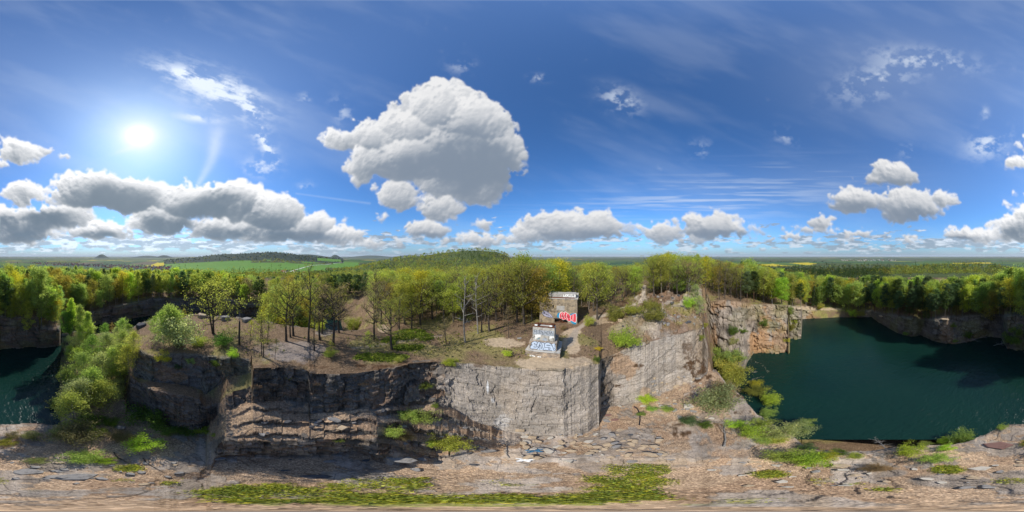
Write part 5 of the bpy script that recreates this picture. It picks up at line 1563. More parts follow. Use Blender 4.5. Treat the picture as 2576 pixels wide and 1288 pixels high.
# ------------------------------------------------------------------ the stepped concrete foundation with graffiti
def foundation():
    root = empty("concrete_foundation", (5.35, 26.15, 24.35), R(-23))
    tag(root, "stepped stone and concrete foundation block covered in graffiti at the cliff edge", "foundation")
    mb = MB(); rough_box(mb, (0, 0, .35), (5.3, 4.3, 1.7), M_RUBBLE, .5, .05, 0, 1)
    pl = mb.build("plinth", root)
    mb = MB(); rough_box(mb, (0, 0, 1.235), (5.36, 4.36, .07), M_CONC, .5, .03, 0, 2); mb.build("coping", pl)
    mb = MB()
    for i, (x, z, r) in enumerate(((-1.75, .16, .16), (-1.45, .22, .13), (-1.55, .05, .12), (-1.2, .12, .13), (-.55, .12, .14), (-.25, .14, .12), (-1.85, -.05, .12))):
        mb = MB(); patch(mb, [(x + r * math.cos(a) * 1.2, z + r * math.sin(a)) for a in (0, 1.2, 2.5, 3.7, 5)], -2.215 - .002 * i, M_WHITEP); mb.build("paint_patch", pl)
    mb = MB(); rough_box(mb, (0, -.05, 2.16), (4.3, 3.2, 1.85), M_RUBBLE, .5, .03, .02, 3)
    lo = mb.build("lower_block", root)
    YF = -1.70

    def face(x, y):  # from the close view of the photograph to the face of the block
        u = (x - 290) / 825.0; yb = 880 + (x - 290) * .158; yt = 640 + (x - 290) * .18
        return (-2.05 + 4.1 * u, 1.32 + 1.72 * (yb - y) / (yb - yt))
    mb = MB()
    patch(mb, [face(*p) for p in ((300, 860), (305, 800), (350, 770), (345, 715), (390, 678), (450, 660), (520, 685), (600, 695), (700, 725), (820, 738), (900, 750), (980, 795), (1085, 800), (1110, 960), (1080, 1000), (980, 985), (860, 960), (720, 940), (600, 930), (480, 900), (360, 885))], YF, M_ICE)
    mb.build("paint_fill", lo)
    mb = MB()
    for s in ([(350, 770), (340, 715), (380, 680), (440, 665), (500, 680), (530, 720), (520, 757), (465, 750), (440, 728)], [(440, 728), (432, 748), (500, 765), (508, 800), (430, 812), (428, 840), (480, 850), (512, 826), (550, 832), (548, 895)], [(350, 770), (385, 768)], [(350, 772), (312, 800), (300, 850), (340, 880), (430, 890), (500, 902), (548, 895)],
              [(540, 722), (560, 697), (610, 700), (625, 722), (572, 850), (592, 852), (612, 792), (640, 800), (652, 862), (668, 895), (690, 850), (682, 785), (640, 722)], [(620, 870), (610, 930)], [(645, 725), (700, 730), (742, 748), (760, 800), (765, 860)],
              [(760, 772), (820, 740), (890, 750), (960, 790), (985, 800)], [(930, 835), (850, 830), (830, 815), (860, 808), (910, 822), (960, 815)], [(730, 880), (800, 875), (880, 880), (930, 895), (935, 915), (900, 915), (870, 885)], [(725, 890), (720, 945), (800, 945), (880, 965), (980, 985)],
              [(975, 790), (1040, 930)], [(1085, 800), (1088, 910)], [(990, 850), (980, 800)], [(880, 930), (910, 955), (890, 935), (940, 955), (960, 965), (1000, 970)]):
        ribbon(mb, [face(*p) for p in s], .075, YF - .006, M_NAVY)
    ribbon(mb, [face(1070 + 28 * math.cos(a), 955 + 28 * math.sin(a)) for a in [k_ * .6 for k_ in range(12)]], .075, YF - .006, M_NAVY)
    mb.build("lettering", lo)
    mb = MB(); rough_box(mb, (.05, -.55, 4.38), (3.45, 1.55, 2.58), M_CONC, .6, .02, 0, 4)
    up = mb.build("upper_block", root)
    YU = -1.375

    def face2(x, y):
        u = (x - 395) / 675.0; yb = 625 + (x - 395) * .13; yt = 170 + (x - 395) * .07
        return (.05 - 1.7 + 3.4 * u, 3.12 + 2.52 * (yb - y) / (yb - yt))
    mb = MB()
    for pts_, mt in (([(405, 250), (1060, 300), (1062, 495), (930, 490), (700, 450), (410, 415)], M_GREYP), ([(402, 415), (460, 420), (470, 600), (500, 610), (520, 560), (600, 520), (640, 530), (650, 435), (560, 425)], M_WHITEP),
                     ([(920, 490), (1060, 500), (1065, 580), (1020, 540), (1000, 590), (960, 570), (940, 640), (915, 600)], M_WHITEP), ([(510, 625), (590, 545), (620, 590), (560, 605)], M_TEALP), ([(690, 600), (760, 550), (850, 580), (830, 690), (700, 650)], M_GREYP)):
        mb = MB(); patch(mb, [face2(*p) for p in pts_], YU - (.002 if mt is M_GREYP else .004), mt, False); mb.build("paint_patch", up)
    mb = MB()
    for s in ([(440, 250), (440, 360)], [(440, 265), (490, 258), (508, 300), (450, 325)], [(410, 385), (460, 415), (520, 425)], [(525, 290), (525, 370), (600, 375), (655, 382)], [(615, 235), (617, 372)], [(560, 290), (640, 300), (690, 350)], [(665, 300), (700, 370), (692, 455)], [(725, 330), (700, 372)], [(755, 280), (835, 425)], [(768, 350), (720, 432)], [(885, 310), (838, 332), (835, 380), (880, 430)], [(910, 295), (912, 432)], [(910, 358), (990, 362)], [(985, 285), (987, 372)], [(948, 440), (975, 370), (1052, 415)], [(1000, 400), (1005, 470)], [(905, 470), (910, 690)], [(395, 545), (450, 495), (470, 480)], [(780, 540), (820, 590)]):
        ribbon(mb, [face2(*p) for p in s], .05, YU - .009, M_BLACKP)
    mb.build("lettering", up)
    mb = MB()
    for y in (-1.12, .05): mb.box((.05, y, 5.76), (3.5, .13, .16), M_RUST); mb.box((.05, y, 5.85), (3.5, .22, .03), M_RUST)
    mb.build("iron_beam", root)
    mb = MB()
    for x in (-1.15, 1.25):
        mb = MB(); mb.box((x, -.5, 5.90), (.22, 1.5, .14), M_RUST); mb.build("cross_beam", root)
        mb = MB(); mb.box((x + .28, -.5, 5.87), (.12, 1.35, .16), M_RUST); mb.build("cross_beam", root)
    for x in (-1.15, 1.2):
        mb = MB(); mb.box((x, -1.22, 6.04), (.42, .22, .16), M_WHITEP); mb.build("bolt_plate", root)
    mb = MB(); mb.tube([(1.0, .1, 5.7), (1.02, .1, 7.2)], .03, M_RUST, 5); mb.build("iron_rod", root)


foundation()


# ------------------------------------------------------------------ the stone ruin behind it
def ruin():
    fc = Vector((11.1, 38.2, 24.5)); rot = R(-25)
    v = Vector((math.sin(-rot), math.cos(rot), 0))
    root = empty("stone_ruin", fc + v * 3.3 + Vector((0, 0, -.2)), rot)
    tag(root, "roofless square ruin of rough stone with a big red graffiti beside the oaks", "ruin")
    Wd, Dp, Hh = 9.3, 6.6, 7.0
    f = -Dp / 2
    mb = MB()
    ox0, ox1, oh = -.95, 2.35, 1.75
    rough_box(mb, ((-Wd / 2 + ox0) / 2, f + .3, Hh / 2 - .4), (ox0 + Wd / 2, .6, Hh + .8), M_WALL, .6, .03, 0, 11)
    rough_box(mb, ((Wd / 2 + ox1) / 2, f + .3, Hh / 2 - .4), (Wd / 2 - ox1, .6, Hh + .8), M_WALL, .6, .03, 0, 12)
    rough_box(mb, ((ox0 + ox1) / 2, f + .3, (oh + Hh) / 2), (ox1 - ox0, .6, Hh - oh), M_WALL, .6, .03, 0, 13)
    rough_box(mb, (0, -f - .3, Hh / 2 - .4), (Wd, .6, Hh + .8), M_WALL, .7, .03, 0, 14)
    for sx in (-1, 1): rough_box(mb, (sx * (Wd / 2 - .3), 0, Hh / 2 - .4), (.6, Dp - 1.2, Hh + .8), M_WALL, .7, .03, 0, 15 + sx)
    w = mb.build("wall", root)
    mb = MB(); mb.box((.1, 0, Hh + .06), (Wd + .25, Dp + .2, .16), M_CONC); mb.build("ledge", root)
    mb = MB()
    for y in (f + .25, f + 1.1): mb.box((.4, y, Hh + .25), (Wd * .78, .18, .22), M_RUST)
    mb.build("iron_beam", root)
    mb = MB(); rough_box(mb, (.95, f + 1.6, Hh + .80), (6.9, 2.4, .95), M_CONC2, .7, .04, .03, 18); pa = mb.build("parapet", root)
    mb = MB()
    patch(mb, [(1.2, Hh + .45), (4.2, Hh + .42), (4.25, Hh + 1.1), (1.3, Hh + 1.15)], f + .36, M_WHITEP, False)
    mb.build("paint_fill", pa)
    mb = MB()
    for s in ([(1.4, 1.0), (1.7, 1.1), (1.5, .75), (1.8, .6)], [(2.0, 1.0), (2.1, .6), (2.4, .65)], [(2.5, .6), (2.7, 1.05), (2.9, .6)], [(3.0, 1.05), (3.2, .6), (3.4, 1.05)], [(3.6, .6), (3.6, 1.05), (3.95, .95), (3.65, .8), (4.0, .6)]):
        ribbon(mb, [(a, Hh + b) for a, b in s], .09, f + .352, M_BLACKP)
    mb.build("lettering", pa)
    # opening with fallen timbers
    mb = MB(); mb.box(((ox0 + ox1) / 2, f + 1.4, .6), (ox1 - ox0, 1.2, 2.4), M_SHADE); op = mb.build("opening", root)  # near-black box behind the gap: the interior's shade put into colour
    mb = MB(); mb.box(((ox0 + ox1) / 2, f + .12, oh - .12), (ox1 - ox0 + .3, .34, .26), M_DARKBARK); mb.build("lintel", op)
    mb = MB()
    for a, b in (((-.7, .0), (1.0, 1.2)), ((.2, 1.1), (2.2, .1)), ((-.8, .5), (2.2, .35)), ((.9, -.1), (1.2, 1.4))):
        mb.tube([(a[0], f + .2, a[1]), (b[0], f + .35, b[1])], .06, M_RUST, 5)
    mb.build("fallen_timber", op)
    mb = MB(); mb.box((.62, f - .003, 4.55), (1.95, .10, 1.25), M_CONC2); mb.build("blocked_window", root)
    mb = MB(); mb.box((-1.15, f + .0, 5.0), (.22, .12, .75), M_SHADE); mb.build("slit_window", root)  # near-black block on the wall face, painted shade of the slit

    def face(x, y):
        return (-Wd / 2 + Wd * (x - 272) / 383.0, Hh * (812 - y) / 244.0)
    Y = f - .045
    mb = MB()
    patch(mb, [face(*p) for p in ((290, 690), (320, 684), (360, 695), (395, 722), (413, 748), (380, 752), (330, 742), (300, 722))], Y, M_LAV)
    mb.build("paint_fill", w)
    mb = MB()
    for s in ([(292, 692), (322, 686), (360, 697), (395, 724), (411, 747), (380, 750), (330, 740), (302, 720), (292, 692)], [(315, 705), (330, 700), (322, 715), (335, 722)], [(338, 708), (345, 728), (352, 712)], [(356, 715), (360, 732), (368, 720), (374, 738)], [(380, 730), (386, 742), (394, 738)], [(305, 700), (340, 697), (370, 712)]):
        ribbon(mb, [face(*p) for p in s], .085, Y - .006, M_BLACKP)
    mb.build("lettering", w)
    mb = MB()
    for p in ([(452, 742), (456, 712), (470, 698), (500, 696), (520, 715), (510, 748), (480, 748)], [(575, 722), (598, 702), (645, 698), (648, 735), (600, 740)], [(585, 768), (640, 775), (643, 806), (622, 804), (598, 790)]):
        mb = MB(); patch(mb, [face(*q) for q in p], Y, M_BLUEP); mb.build("paint_fill", w)
    redo = [(478, 726), (486, 703), (500, 692), (510, 690), (522, 697), (536, 688), (552, 696), (566, 702), (580, 718), (596, 718), (610, 709), (628, 704), (642, 706), (642, 778), (616, 778), (596, 768), (576, 775), (558, 768), (544, 757), (520, 763), (500, 755), (482, 746)]
    cx, cy = 562, 735
    mb = MB(); patch(mb, [face(cx + (a - cx) * 1.055, cy + (b - cy) * 1.10) for a, b in redo], Y - .005, M_WHITEP); mb.build("paint_outline", w)
    mb = MB(); patch(mb, [face(*q) for q in redo], Y - .010, M_REDP); mb.build("paint_fill", w)
    mb = MB()
    for s in ([(505, 700), (498, 730), (512, 752)], [(530, 696), (522, 725), (540, 755)], [(556, 700), (548, 730), (562, 762)], [(590, 722), (586, 750), (600, 765)], [(615, 712), (612, 770)]):
        ribbon(mb, [face(*p) for p in s], .10, Y - .014, M_WHITEP)
    for s in ([(497, 718), (497, 742)], [(510, 718), (510, 742)], [(497, 730), (510, 730)], [(532, 720), (520, 720), (520, 742), (532, 742)], [(520, 731), (530, 731)], [(540, 744), (542, 720), (550, 735), (558, 720), (560, 744)], [(566, 746), (575, 722), (584, 746)], [(569, 738), (581, 738)]):
        ribbon(mb, [face(*p) for p in s], .07, Y - .018, M_BLACKP, False)
    mb.build("lettering", w)
    # paint on the side wall
    mb = MB()
    X = Wd / 2 + .045
    for (y0, y1, z0, z1, mt) in ((-2.9, -1.9, .5, 1.9, M_REDP), (-1.9, -.6, .7, 2.4, M_BLUEP), (-.6, .5, .4, 1.9, M_LAV), (-2.6, -1.4, 2.0, 3.2, M_BLUEP), (-1.3, .2, 2.2, 3.3, M_REDP)):
        mb = MB(); mb.add([(X, y0, z0), (X, y1, z0 + .1), (X + .004, y1, z1), (X + .004, y0, z1 - .2)], [(0, 1, 2, 3)], mt); mb.build("paint_fill", w)


ruin()
for px, by, ty, lb in ((2056, 1275, 1238, "rusty iron post in the dead leaves left of the foundation, further back"), (2079, 1296, 1256, "rusty iron post close to the foundation's left side")):
    p = hit(px, by); h = max(1.6, top_height(p, ty))
    mb = MB(); mb.tube([(0, 0, -.2), (0, 0, h)], .035, M_RUST, 5); mb.box((0, 0, h), (.12, .12, .04), M_RUST)
    o = mb.build("iron_post", None, loc=p); tag(o, lb, "post", "iron posts by the foundation")

# ------------------------------------------------------------------ shrubs
SHRUBS = [  # x, y of the foot, breadth in photograph measure, kind, tint, where
    (3555, 1762, 92, 'bush', 'bright lime green', "on the lake edge, right of the dead conifer"), (3668, 1792, 92, 'bush', 'fresh light green', "just inside the lake edge, broad and low"), (3700, 1752, 52, 'bush', 'bright lime green', "between the two larger edge shrubs"), (3612, 1738, 40, 'bush', 'fresh light green', "small, hanging over the lake edge"),
    (3692, 1724, 42, 'bush', 'bright lime green', "upright, leaning out over the lake"), (3765, 1718, 86, 'bush', 'fresh light green', "spreading at the start of the straight rock rim"), (3738, 1724, 40, 'bush', 'yellow green', "yellowish, left of the spreading rim shrub"), (3915, 1670, 34, 'bush', 'fresh light green', "alone at the corner of the pale rock rim"),
    (3150, 1800, 130, 'bush', 'bright lime green', "largest of the dense clump over the lake corner"), (3065, 1788, 110, 'bush', 'fresh light green', "left end of the dense clump over the lake corner"), (3190, 1785, 70, 'bush', 'fresh light green', "right shoulder of the dense clump"), (3232, 1782, 66, 'bush', 'ochre yellow', "bright yellow one at the clump's right end"), (3275, 1770, 52, 'bush', 'deep green', "dark glossy one beside the yellow shrub"),
    (3155, 1752, 62, 'pinebush', 'blue green', "bluish pine scrub behind the dense clump"), (3342, 1782, 54, 'bush', 'yellow green', "low and flat at the foot of the dead conifer"),
    (3060, 1698, 96, 'bush', 'pale grey green', "pale one on the ledge over the lake"), (3118, 1690, 96, 'pinebush', 'pale grey green', "pine scrub reaching far out over the water"), (3150, 1660, 50, 'bush', 'fresh light green', "fresh green tip beyond the pine scrub"), (3008, 1570, 66, 'bush', 'bright lime green', "leafy lime one sticking out over the water"), (3000, 1615, 60, 'bush', 'fresh light green', "below the leafy lime one on the ledge"),
    (2992, 1662, 66, 'bush', 'fresh light green', "at the outer rim beside the fallen tree"), (2940, 1690, 84, 'bush', 'bright lime green', "bright one right of the fallen tree"), (2985, 1722, 60, 'bush', 'fresh light green', "below the bright one on the rim"), (3040, 1722, 60, 'bush', 'yellow green', "yellow green one between rim and dense clump"), (2872, 1662, 56, 'bush', 'bright lime green', "low one above the fallen tree's root"),
    (2958, 1545, 66, 'bush', 'olive green', "olive one on the sandy rim step"), (2950, 1510, 40, 'bush', 'ochre yellow', "small yellow one on the sandy rim step"), (2872, 1500, 100, 'bush', 'yellow green', "large yellow green one where the floor meets the lake"), (2850, 1462, 90, 'bush', 'yellow green', "middle of the green strip below the stained cliff"), (2868, 1418, 70, 'bush', 'fresh light green', "upper part of the green strip below the stained cliff"),
    (2812, 1432, 66, 'bush', 'olive green', "left side of the green strip, olive"), (2800, 1395, 60, 'bush', 'fresh light green', "top end of the green strip by the sawn face"),
    (2800, 1592, 140, 'pinebush', 'pale grey green', "large grey pine scrub on the rubble"), (2830, 1545, 90, 'pinebush', 'dull brown', "brownish twiggy scrub behind the grey pine"), (2690, 1655, 58, 'pinebush', 'blue green', "small blue green pine in the leaves"), (2752, 1664, 46, 'bush', 'deep green', "round deep green one beside the small pine"),
    (2525, 1572, 52, 'bush', 'bright lime green', "lime one at the foot of the grey slab"), (2610, 1602, 40, 'bush', 'fresh light green', "low one in the rubble by the white block"), (2545, 1603, 32, 'bush', 'fresh light green', "tiny one in front of the slab's foot"), (2505, 1622, 24, 'bush', 'mid green', "tiny one beside the curved iron pipe"),
    (2438, 1362, 98, 'bush', 'bright lime green', "large bright one on the slope above the grey slab"), (2338, 1366, 26, 'bush', 'ochre yellow', "yellow tuft between path and cliff"), (2331, 1411, 24, 'bush', 'deep green', "tuft at the top of the shaded corner"), (1980, 1392, 34, 'bush', 'bright lime green', "single lime one at the sandy cliff edge"),
    (2863, 1305, 42, 'bush', 'deep green', "on the upper ledge of the stained cliff"), (2905, 1302, 26, 'bush', 'deep green', "right-hand tuft on the stained cliff"), (2866, 1345, 36, 'bush', 'pale grey green', "greyish one halfway down the stained cliff"), (2752, 1278, 24, 'bush', 'yellow green', "tuft in the crack above the grey slab"), (2732, 1328, 30, 'bush', 'olive green', "olive tuft beside the sawn face"),
    (2985, 1275, 34, 'bush', 'deep green', "dark one at the corner of the stained cliff"), (3082, 1228, 38, 'bush', 'mid green', "on the rim at the end of the stained cliff"), (3104, 1262, 30, 'bush', 'yellow green', "yellow one on the point in the lake"), (3086, 1290, 34, 'bush', 'olive green', "on the middle ledge of the point"), (3074, 1335, 30, 'bush', 'yellow green', "lowest one on the point, near the water"),
    (3331, 1240, 36, 'bush', 'bright lime green', "round lime one at the lake inlet"), (3362, 1242, 40, 'bush', 'olive green', "olive one beside the round one at the inlet"), (3205, 1207, 30, 'bush', 'yellow green', "on top of the orange bank"), (3540, 1312, 24, 'bush', 'mid green', "at the waterline under the curved cliff"), (3782, 1322, 34, 'bush', 'deep green', "at the foot of the pinkish debris"), (3722, 1282, 26, 'bush', 'mid green', "halfway up the pinkish debris"), (3732, 1336, 22, 'bush', 'mid green', "low on the debris by the water"), (3955, 1350, 70, 'bush', 'deep green', "dark shrub at the end of the lake"), (3975, 1310, 56, 'bush', 'mid green', "upper one at the end of the lake"),
    (3430, 1832, 110, 'pinebush', 'dull brown', "flat brownish heath on the terrace"),
    (582, 1652, 130, 'bush', 'deep green', "big deep green one under the dark cliff"), (560, 1742, 112, 'bush', 'bright lime green', "big lime one in front of the deep green one"), (655, 1690, 70, 'bush', 'mid green', "low one at the dark cliff's foot"), (725, 1692, 62, 'bush', 'deep green', "at the foot of the dark cliff, further right"), (806, 1690, 60, 'bush', 'bright lime green', "bright one where the dark cliff ends"), (838, 1702, 26, 'bush', 'fresh light green', "tuft on the black ledge"),
    (300, 1710, 150, 'pinebush', 'dull brown', "wide dusky scrub at the foot of the ridge"), (245, 1700, 90, 'pinebush', 'pale grey green', "dusky scrub left of the wide one"), (121, 1708, 62, 'pinebush', 'pale grey green', "grey green scrub near the pale rim"), (372, 1695, 62, 'bush', 'bright lime green', "lime one at the ridge foot"), (320, 1792, 130, 'bush', 'fresh light green', "spread flat over the leaves of the floor"), (415, 1802, 66, 'bush', 'bright lime green', "right end of the flat spread"),
    (28, 1730, 62, 'bush', 'yellow green', "yellowish one on the pale rim"), (50, 1705, 50, 'pinebush', 'dull brown', "brown scrub behind the yellowish one"), (432, 1655, 52, 'bush', 'deep green', "small deep green one at the end of the ridge"), (470, 1712, 80, 'pinebush', 'dull brown', "dusky scrub between ridge and lime shrub"), (150, 1800, 70, 'bush', 'pale grey green', "flat pale patch on the floor"), (395, 1560, 60, 'bush', 'olive green', "olive one in the scree below the cliff corner"), (350, 1650, 80, 'bush', 'deep green', "in the scree under the lowest birch"), (300, 1600, 80, 'bush', 'fresh light green', "under the middle birches of the ridge"), (260, 1480, 60, 'bush', 'fresh light green', "at the waterline under the leaning birch"), (225, 1585, 60, 'bush', 'yellow green', "low branches reaching over the lake"),
    (1535, 1692, 62, 'bush', 'fresh light green', "left one of the pair on the leafy ledges"), (1652, 1642, 84, 'bush', 'fresh light green', "leaning branches along the dark ledge"), (1600, 1632, 60, 'bush', 'fresh light green', "between the pair and the leaning branches"), (1575, 1712, 56, 'bush', 'dull brown', "bare twiggy grey one"), (1745, 1742, 112, 'bush', 'yellow green', "wide yellow green one below the ledges"), (1690, 1735, 40, 'bush', 'yellow green', "small one left of the wide yellow green one"), (1665, 1515, 44, 'bush', 'mid green', "on the step where dark wall meets pale wall"), (1760, 1430, 44, 'bush', 'bright lime green', "at the top edge of the pale wall"), (1560, 1412, 30, 'bush', 'fresh light green', "at the top edge of the dark wall"), (1320, 1722, 30, 'bush', 'mid green', "tuft on the black ledge's brow"), (1700, 1590, 26, 'bush', 'mid green', "tuft at the foot of the inner corner"),
    (745, 1420, 32, 'bush', 'pale grey green', "pale one in the face under the knoll"), (695, 1440, 30, 'pinebush', 'blue green', "bluish one on the knoll's rock step"), (845, 1428, 34, 'bush', 'deep green', "dark one beside the big block"), (912, 1395, 44, 'bush', 'bright lime green', "bright one on top of the big block"), (872, 1350, 70, 'bush', 'deep green', "dark mound in front of the broken trunk"), (640, 1408, 66, 'bush', 'ochre yellow', "yellow one at the knoll's left corner"), (770, 1345, 66, 'bush', 'yellow green', "yellowish one under the knoll oak"), (700, 1350, 44, 'bush', 'mid green', "under the knoll birches"), (1130, 1480, 20, 'bush', 'olive green', "tuft in the dark wall under the clearing"),
    (1378, 1288, 60, 'bush', 'olive green', "on the rim over the hidden pond, right end"), (1245, 1290, 50, 'bush', 'yellow green', "on the rim over the hidden pond, left end"),
    (1290, 1395, 46, 'bush', 'olive green', "around the foot of the big forked oak"), (2400, 1250, 70, 'bush', 'olive green', "on the slope below the footpath"), (2560, 1260, 90, 'bush', 'olive green', "on the rock slope under the hillock"), (2545, 1215, 56, 'bush', 'olive green', "twiggy one at the bend of the footpath"), (2470, 1235, 60, 'bush', 'yellow green', "on the brown slope under the path"), (2300, 1270, 46, 'bush', 'yellow green', "at the ruin's right corner"), (2690, 1200, 50, 'bush', 'bright lime green', "green one in the gully of the hillock"), (2200, 1290, 26, 'bush', 'dull brown', "dry one between foundation and ruin"),
]
for (px, py, wpx, kd, tn, where) in SHRUBS:
    p = hit(px, py); hd_ = math.hypot(p.x, p.y); sl_ = (p - Vector((0, 0, CAM_Z))).length
    dia = wpx * R(.09) * min(math.sqrt(hd_ * sl_) * 1.12, hd_ * 1.55)
    h = dia * (.78 if kd == 'bush' else .74)
    low = 'flat' in where or 'low' in where.split()[0]
    w = 1.0
    if low: h *= .62; w = 1.5
    plant("shrub" if kd == 'bush' else "pine_shrub", kd, p - Vector((0, 0, .12)), h, tn, f"{tn} shrub {where}" if kd == 'bush' else f"{tn} evergreen shrub {where}", "shrub", None, None, None, (0, 0), w, ("stem", "foliage"))

# ------------------------------------------------------------------ loose slabs and boulders
M_SLAB = {'grey': concrete_mat("grey_granite", (.25, .235, .22), (.13, .12, .11)), 'tan': concrete_mat("tan_granite", (.40, .31, .21), (.27, .21, .15)), 'pale': concrete_mat("pale_granite", (.43, .39, .33), (.30, .27, .23)), 'dark': concrete_mat("dark_granite", (.085, .085, .09), (.05, .05, .05)), 'red': concrete_mat("reddish_granite", (.20, .115, .095), (.16, .09, .075))}


def slab_obj(name, p, size, mat, label, seed, hgt=.3, rz=None):
    rd = random.Random(seed)
    n = rd.choice((5, 6, 7)); mb = MB()
    ang = sorted(rd.uniform(0, 6.28) for _ in range(n)); ang = [i * 6.283 / n + rd.uniform(-.35, .35) for i in range(n)]
    ring = [(math.cos(a) * size * .5 * rd.uniform(.8, 1.2), math.sin(a) * size * .33 * rd.uniform(.8, 1.2)) for a in ang]
    b = [(x, y, -.15) for x, y in ring]; t0 = [(x, y, hgt * .8 + rd.uniform(-.03, .03)) for x, y in ring]; t1 = [(x * .86, y * .86, hgt + rd.uniform(-.04, .04)) for x, y in ring]
    mb.add(b + t0 + t1, [(i, (i + 1) % n, n + (i + 1) % n, n + i) for i in range(n)] + [(n + i, n + (i + 1) % n, 2 * n + (i + 1) % n, 2 * n + i) for i in range(n)] + [tuple(2 * n + i for i in range(n))], mat)
    o = mb.build(name, None, loc=p)
    o.rotation_euler = (rd.uniform(-.12, .12), rd.uniform(-.12, .12), rd.uniform(0, 6.28) if rz is None else rz)
    tag(o, label, "rock", "loose slabs on the quarry floor")
    return o


SLABS = [
    (2688, 1590, 48, 'pale', "biggest whitish block in the rubble beside the grey pine scrub"), (2730, 1572, 44, 'tan', "tan slab leaning on the whitish block"), (2640, 1510, 26, 'tan', "orange tan boulder below the slab's right end"), (2675, 1500, 22, 'tan', "pale tan boulder next to the orange one"), (2690, 1552, 22, 'tan', "small tan stone above the whitish block"), (2635, 1568, 24, 'tan', "flat orange stone left of the whitish block"),
    (2582, 1588, 26, 'pale', "cream block near the lime shrub"), (2512, 1586, 24, 'pale', "long white stone under the lime shrub"), (2420, 1586, 18, 'pale', "white stone at the foot of the shaded corner"), (2780, 1634, 26, 'pale', "white stone by the round deep green shrub"), (2708, 1607, 30, 'grey', "grey slab above the small pine"), (2480, 1591, 16, 'red', "bright rusty red plate at the pipe's end"),
    (2376, 1622, 30, 'red', "upper reddish brown slab beside the buttress"), (2402, 1640, 32, 'red', "lower reddish brown slab beside the buttress"), (2368, 1644, 36, 'grey', "grey slab left of the reddish pair"), (2418, 1680, 36, 'tan', "light tan slab under the buttress"), (2380, 1738, 50, 'tan', "large tan slab in the broken pavement"), (2300, 1725, 40, 'pale', "cream slab under the buttress corner"), (2360, 1712, 34, 'dark', "blue black slab at the buttress foot"), (2462, 1700, 24, 'dark', "dark domed boulder in the pavement"),
    (2450, 1755, 40, 'tan', "wide tan slab on the right of the pavement"), (2520, 1742, 34, 'tan', "tan wedge at the pavement's right end"), (2345, 1760, 38, 'tan', "tan slab in the pavement's front row"), (2250, 1745, 26, 'tan', "tan stone left of the pavement"), (2158, 1762, 30, 'pale', "pale pointed stone by the blue cloth"), (2120, 1782, 30, 'tan', "pinkish tan stone below the blue cloth"), (2565, 1742, 24, 'pale', "pale stone beside the raised slab"), (2550, 1695, 16, 'tan', "upright orange wedge on the raised slab's corner"), (2620, 1795, 40, 'grey', "grey slab below the raised slab"),
    (2780, 1836, 44, 'pale', "lone flat cream slab on the open floor"), (2945, 1838, 16, 'pale', "small white stone on the open floor"), (2035, 1682, 40, 'tan', "tan boulder at the foot of the pale wall"), (1820, 1668, 50, 'grey', "long grey slab on the leaf slope"), (1905, 1760, 70, 'grey', "big grey slab below the wide yellow green shrub"), (1310, 1640, 60, 'grey', "stacked grey ledge stone in the leaf slope"), (1330, 1670, 64, 'tan', "tan ledge stone below the stacked one"), (1112, 1838, 40, 'dark', "flat dark stone on the leaves"), (1235, 1862, 120, 'dark', "long dark slab at the edge of the green plants"),
    (1570, 1795, 130, 'grey', "broad grey slab in the lower leaf slope"), (1470, 1765, 60, 'grey', "grey slab at the end of the black ledge"), (100, 1842, 130, 'grey', "broad flat grey slab on the left floor"), (225, 1840, 60, 'grey', "smaller grey slab joined to the broad one"), (300, 1862, 170, 'grey', "largest grey slab on the left floor"), (850, 1790, 66, 'grey', "grey slab at the foot of the black ledge"), (470, 1672, 50, 'grey', "grey block below the two-tiered cliff"),
    (3285, 1822, 90, 'tan', "long tan block on the terrace by the lake corner"), (3290, 1836, 60, 'pale', "pale block in front of the long tan one"), (3160, 1828, 36, 'grey', "grey block at the dense clump's foot"), (3830, 1830, 90, 'pale', "whitish sharp slab right of the lime mat"), (3800, 1868, 60, 'tan', "tan wedge with a dark joint on the terrace"), (3650, 1802, 60, 'grey', "grey slab below the broad edge shrub"), (3985, 1818, 50, 'tan', "tan slab at the rim's inner side"), (3900, 1742, 110, 'red', "wide purplish slab near the rim"),
    (962, 1256, 40, 'grey', "grey boulder at the pond end of the clearing"), (700, 1222, 44, 'grey', "pale boulder on the back rim of the knoll"), (660, 1236, 40, 'grey', "grey boulder on the knoll's far left rim"), (790, 1240, 40, 'tan', "tan boulder behind the knoll oak"), (880, 1250, 50, 'grey', "grey boulder on the knoll's far right rim"), (550, 1278, 40, 'dark', "dark stump-like block above the small pond"), (2030, 1322, 20, 'grey', "grey stone in the dead leaves by the sandy strip"), (3445, 1235, 26, 'tan', "tan stone at the head of the curved cliff"), (3690, 1248, 40, 'tan', "tan stone at the top of the pinkish debris"),
]
for i_, (px, py, wpx, mt, lb) in enumerate(SLABS):
    p = hit(px, py); sz = min(wpx * R(.09) * math.hypot(p.x, p.y) * 1.05, 3.6)
    boul = 'boulder' in lb or 'block' in lb or 'wedge' in lb
    slab_obj("boulder" if boul else "rock_slab", p, sz, M_SLAB[mt], lb, 500 + i_, max(.1, sz * (.36 if boul else .10)), R(px * .09 - 180) * -1 + random.uniform(-.5, .5))

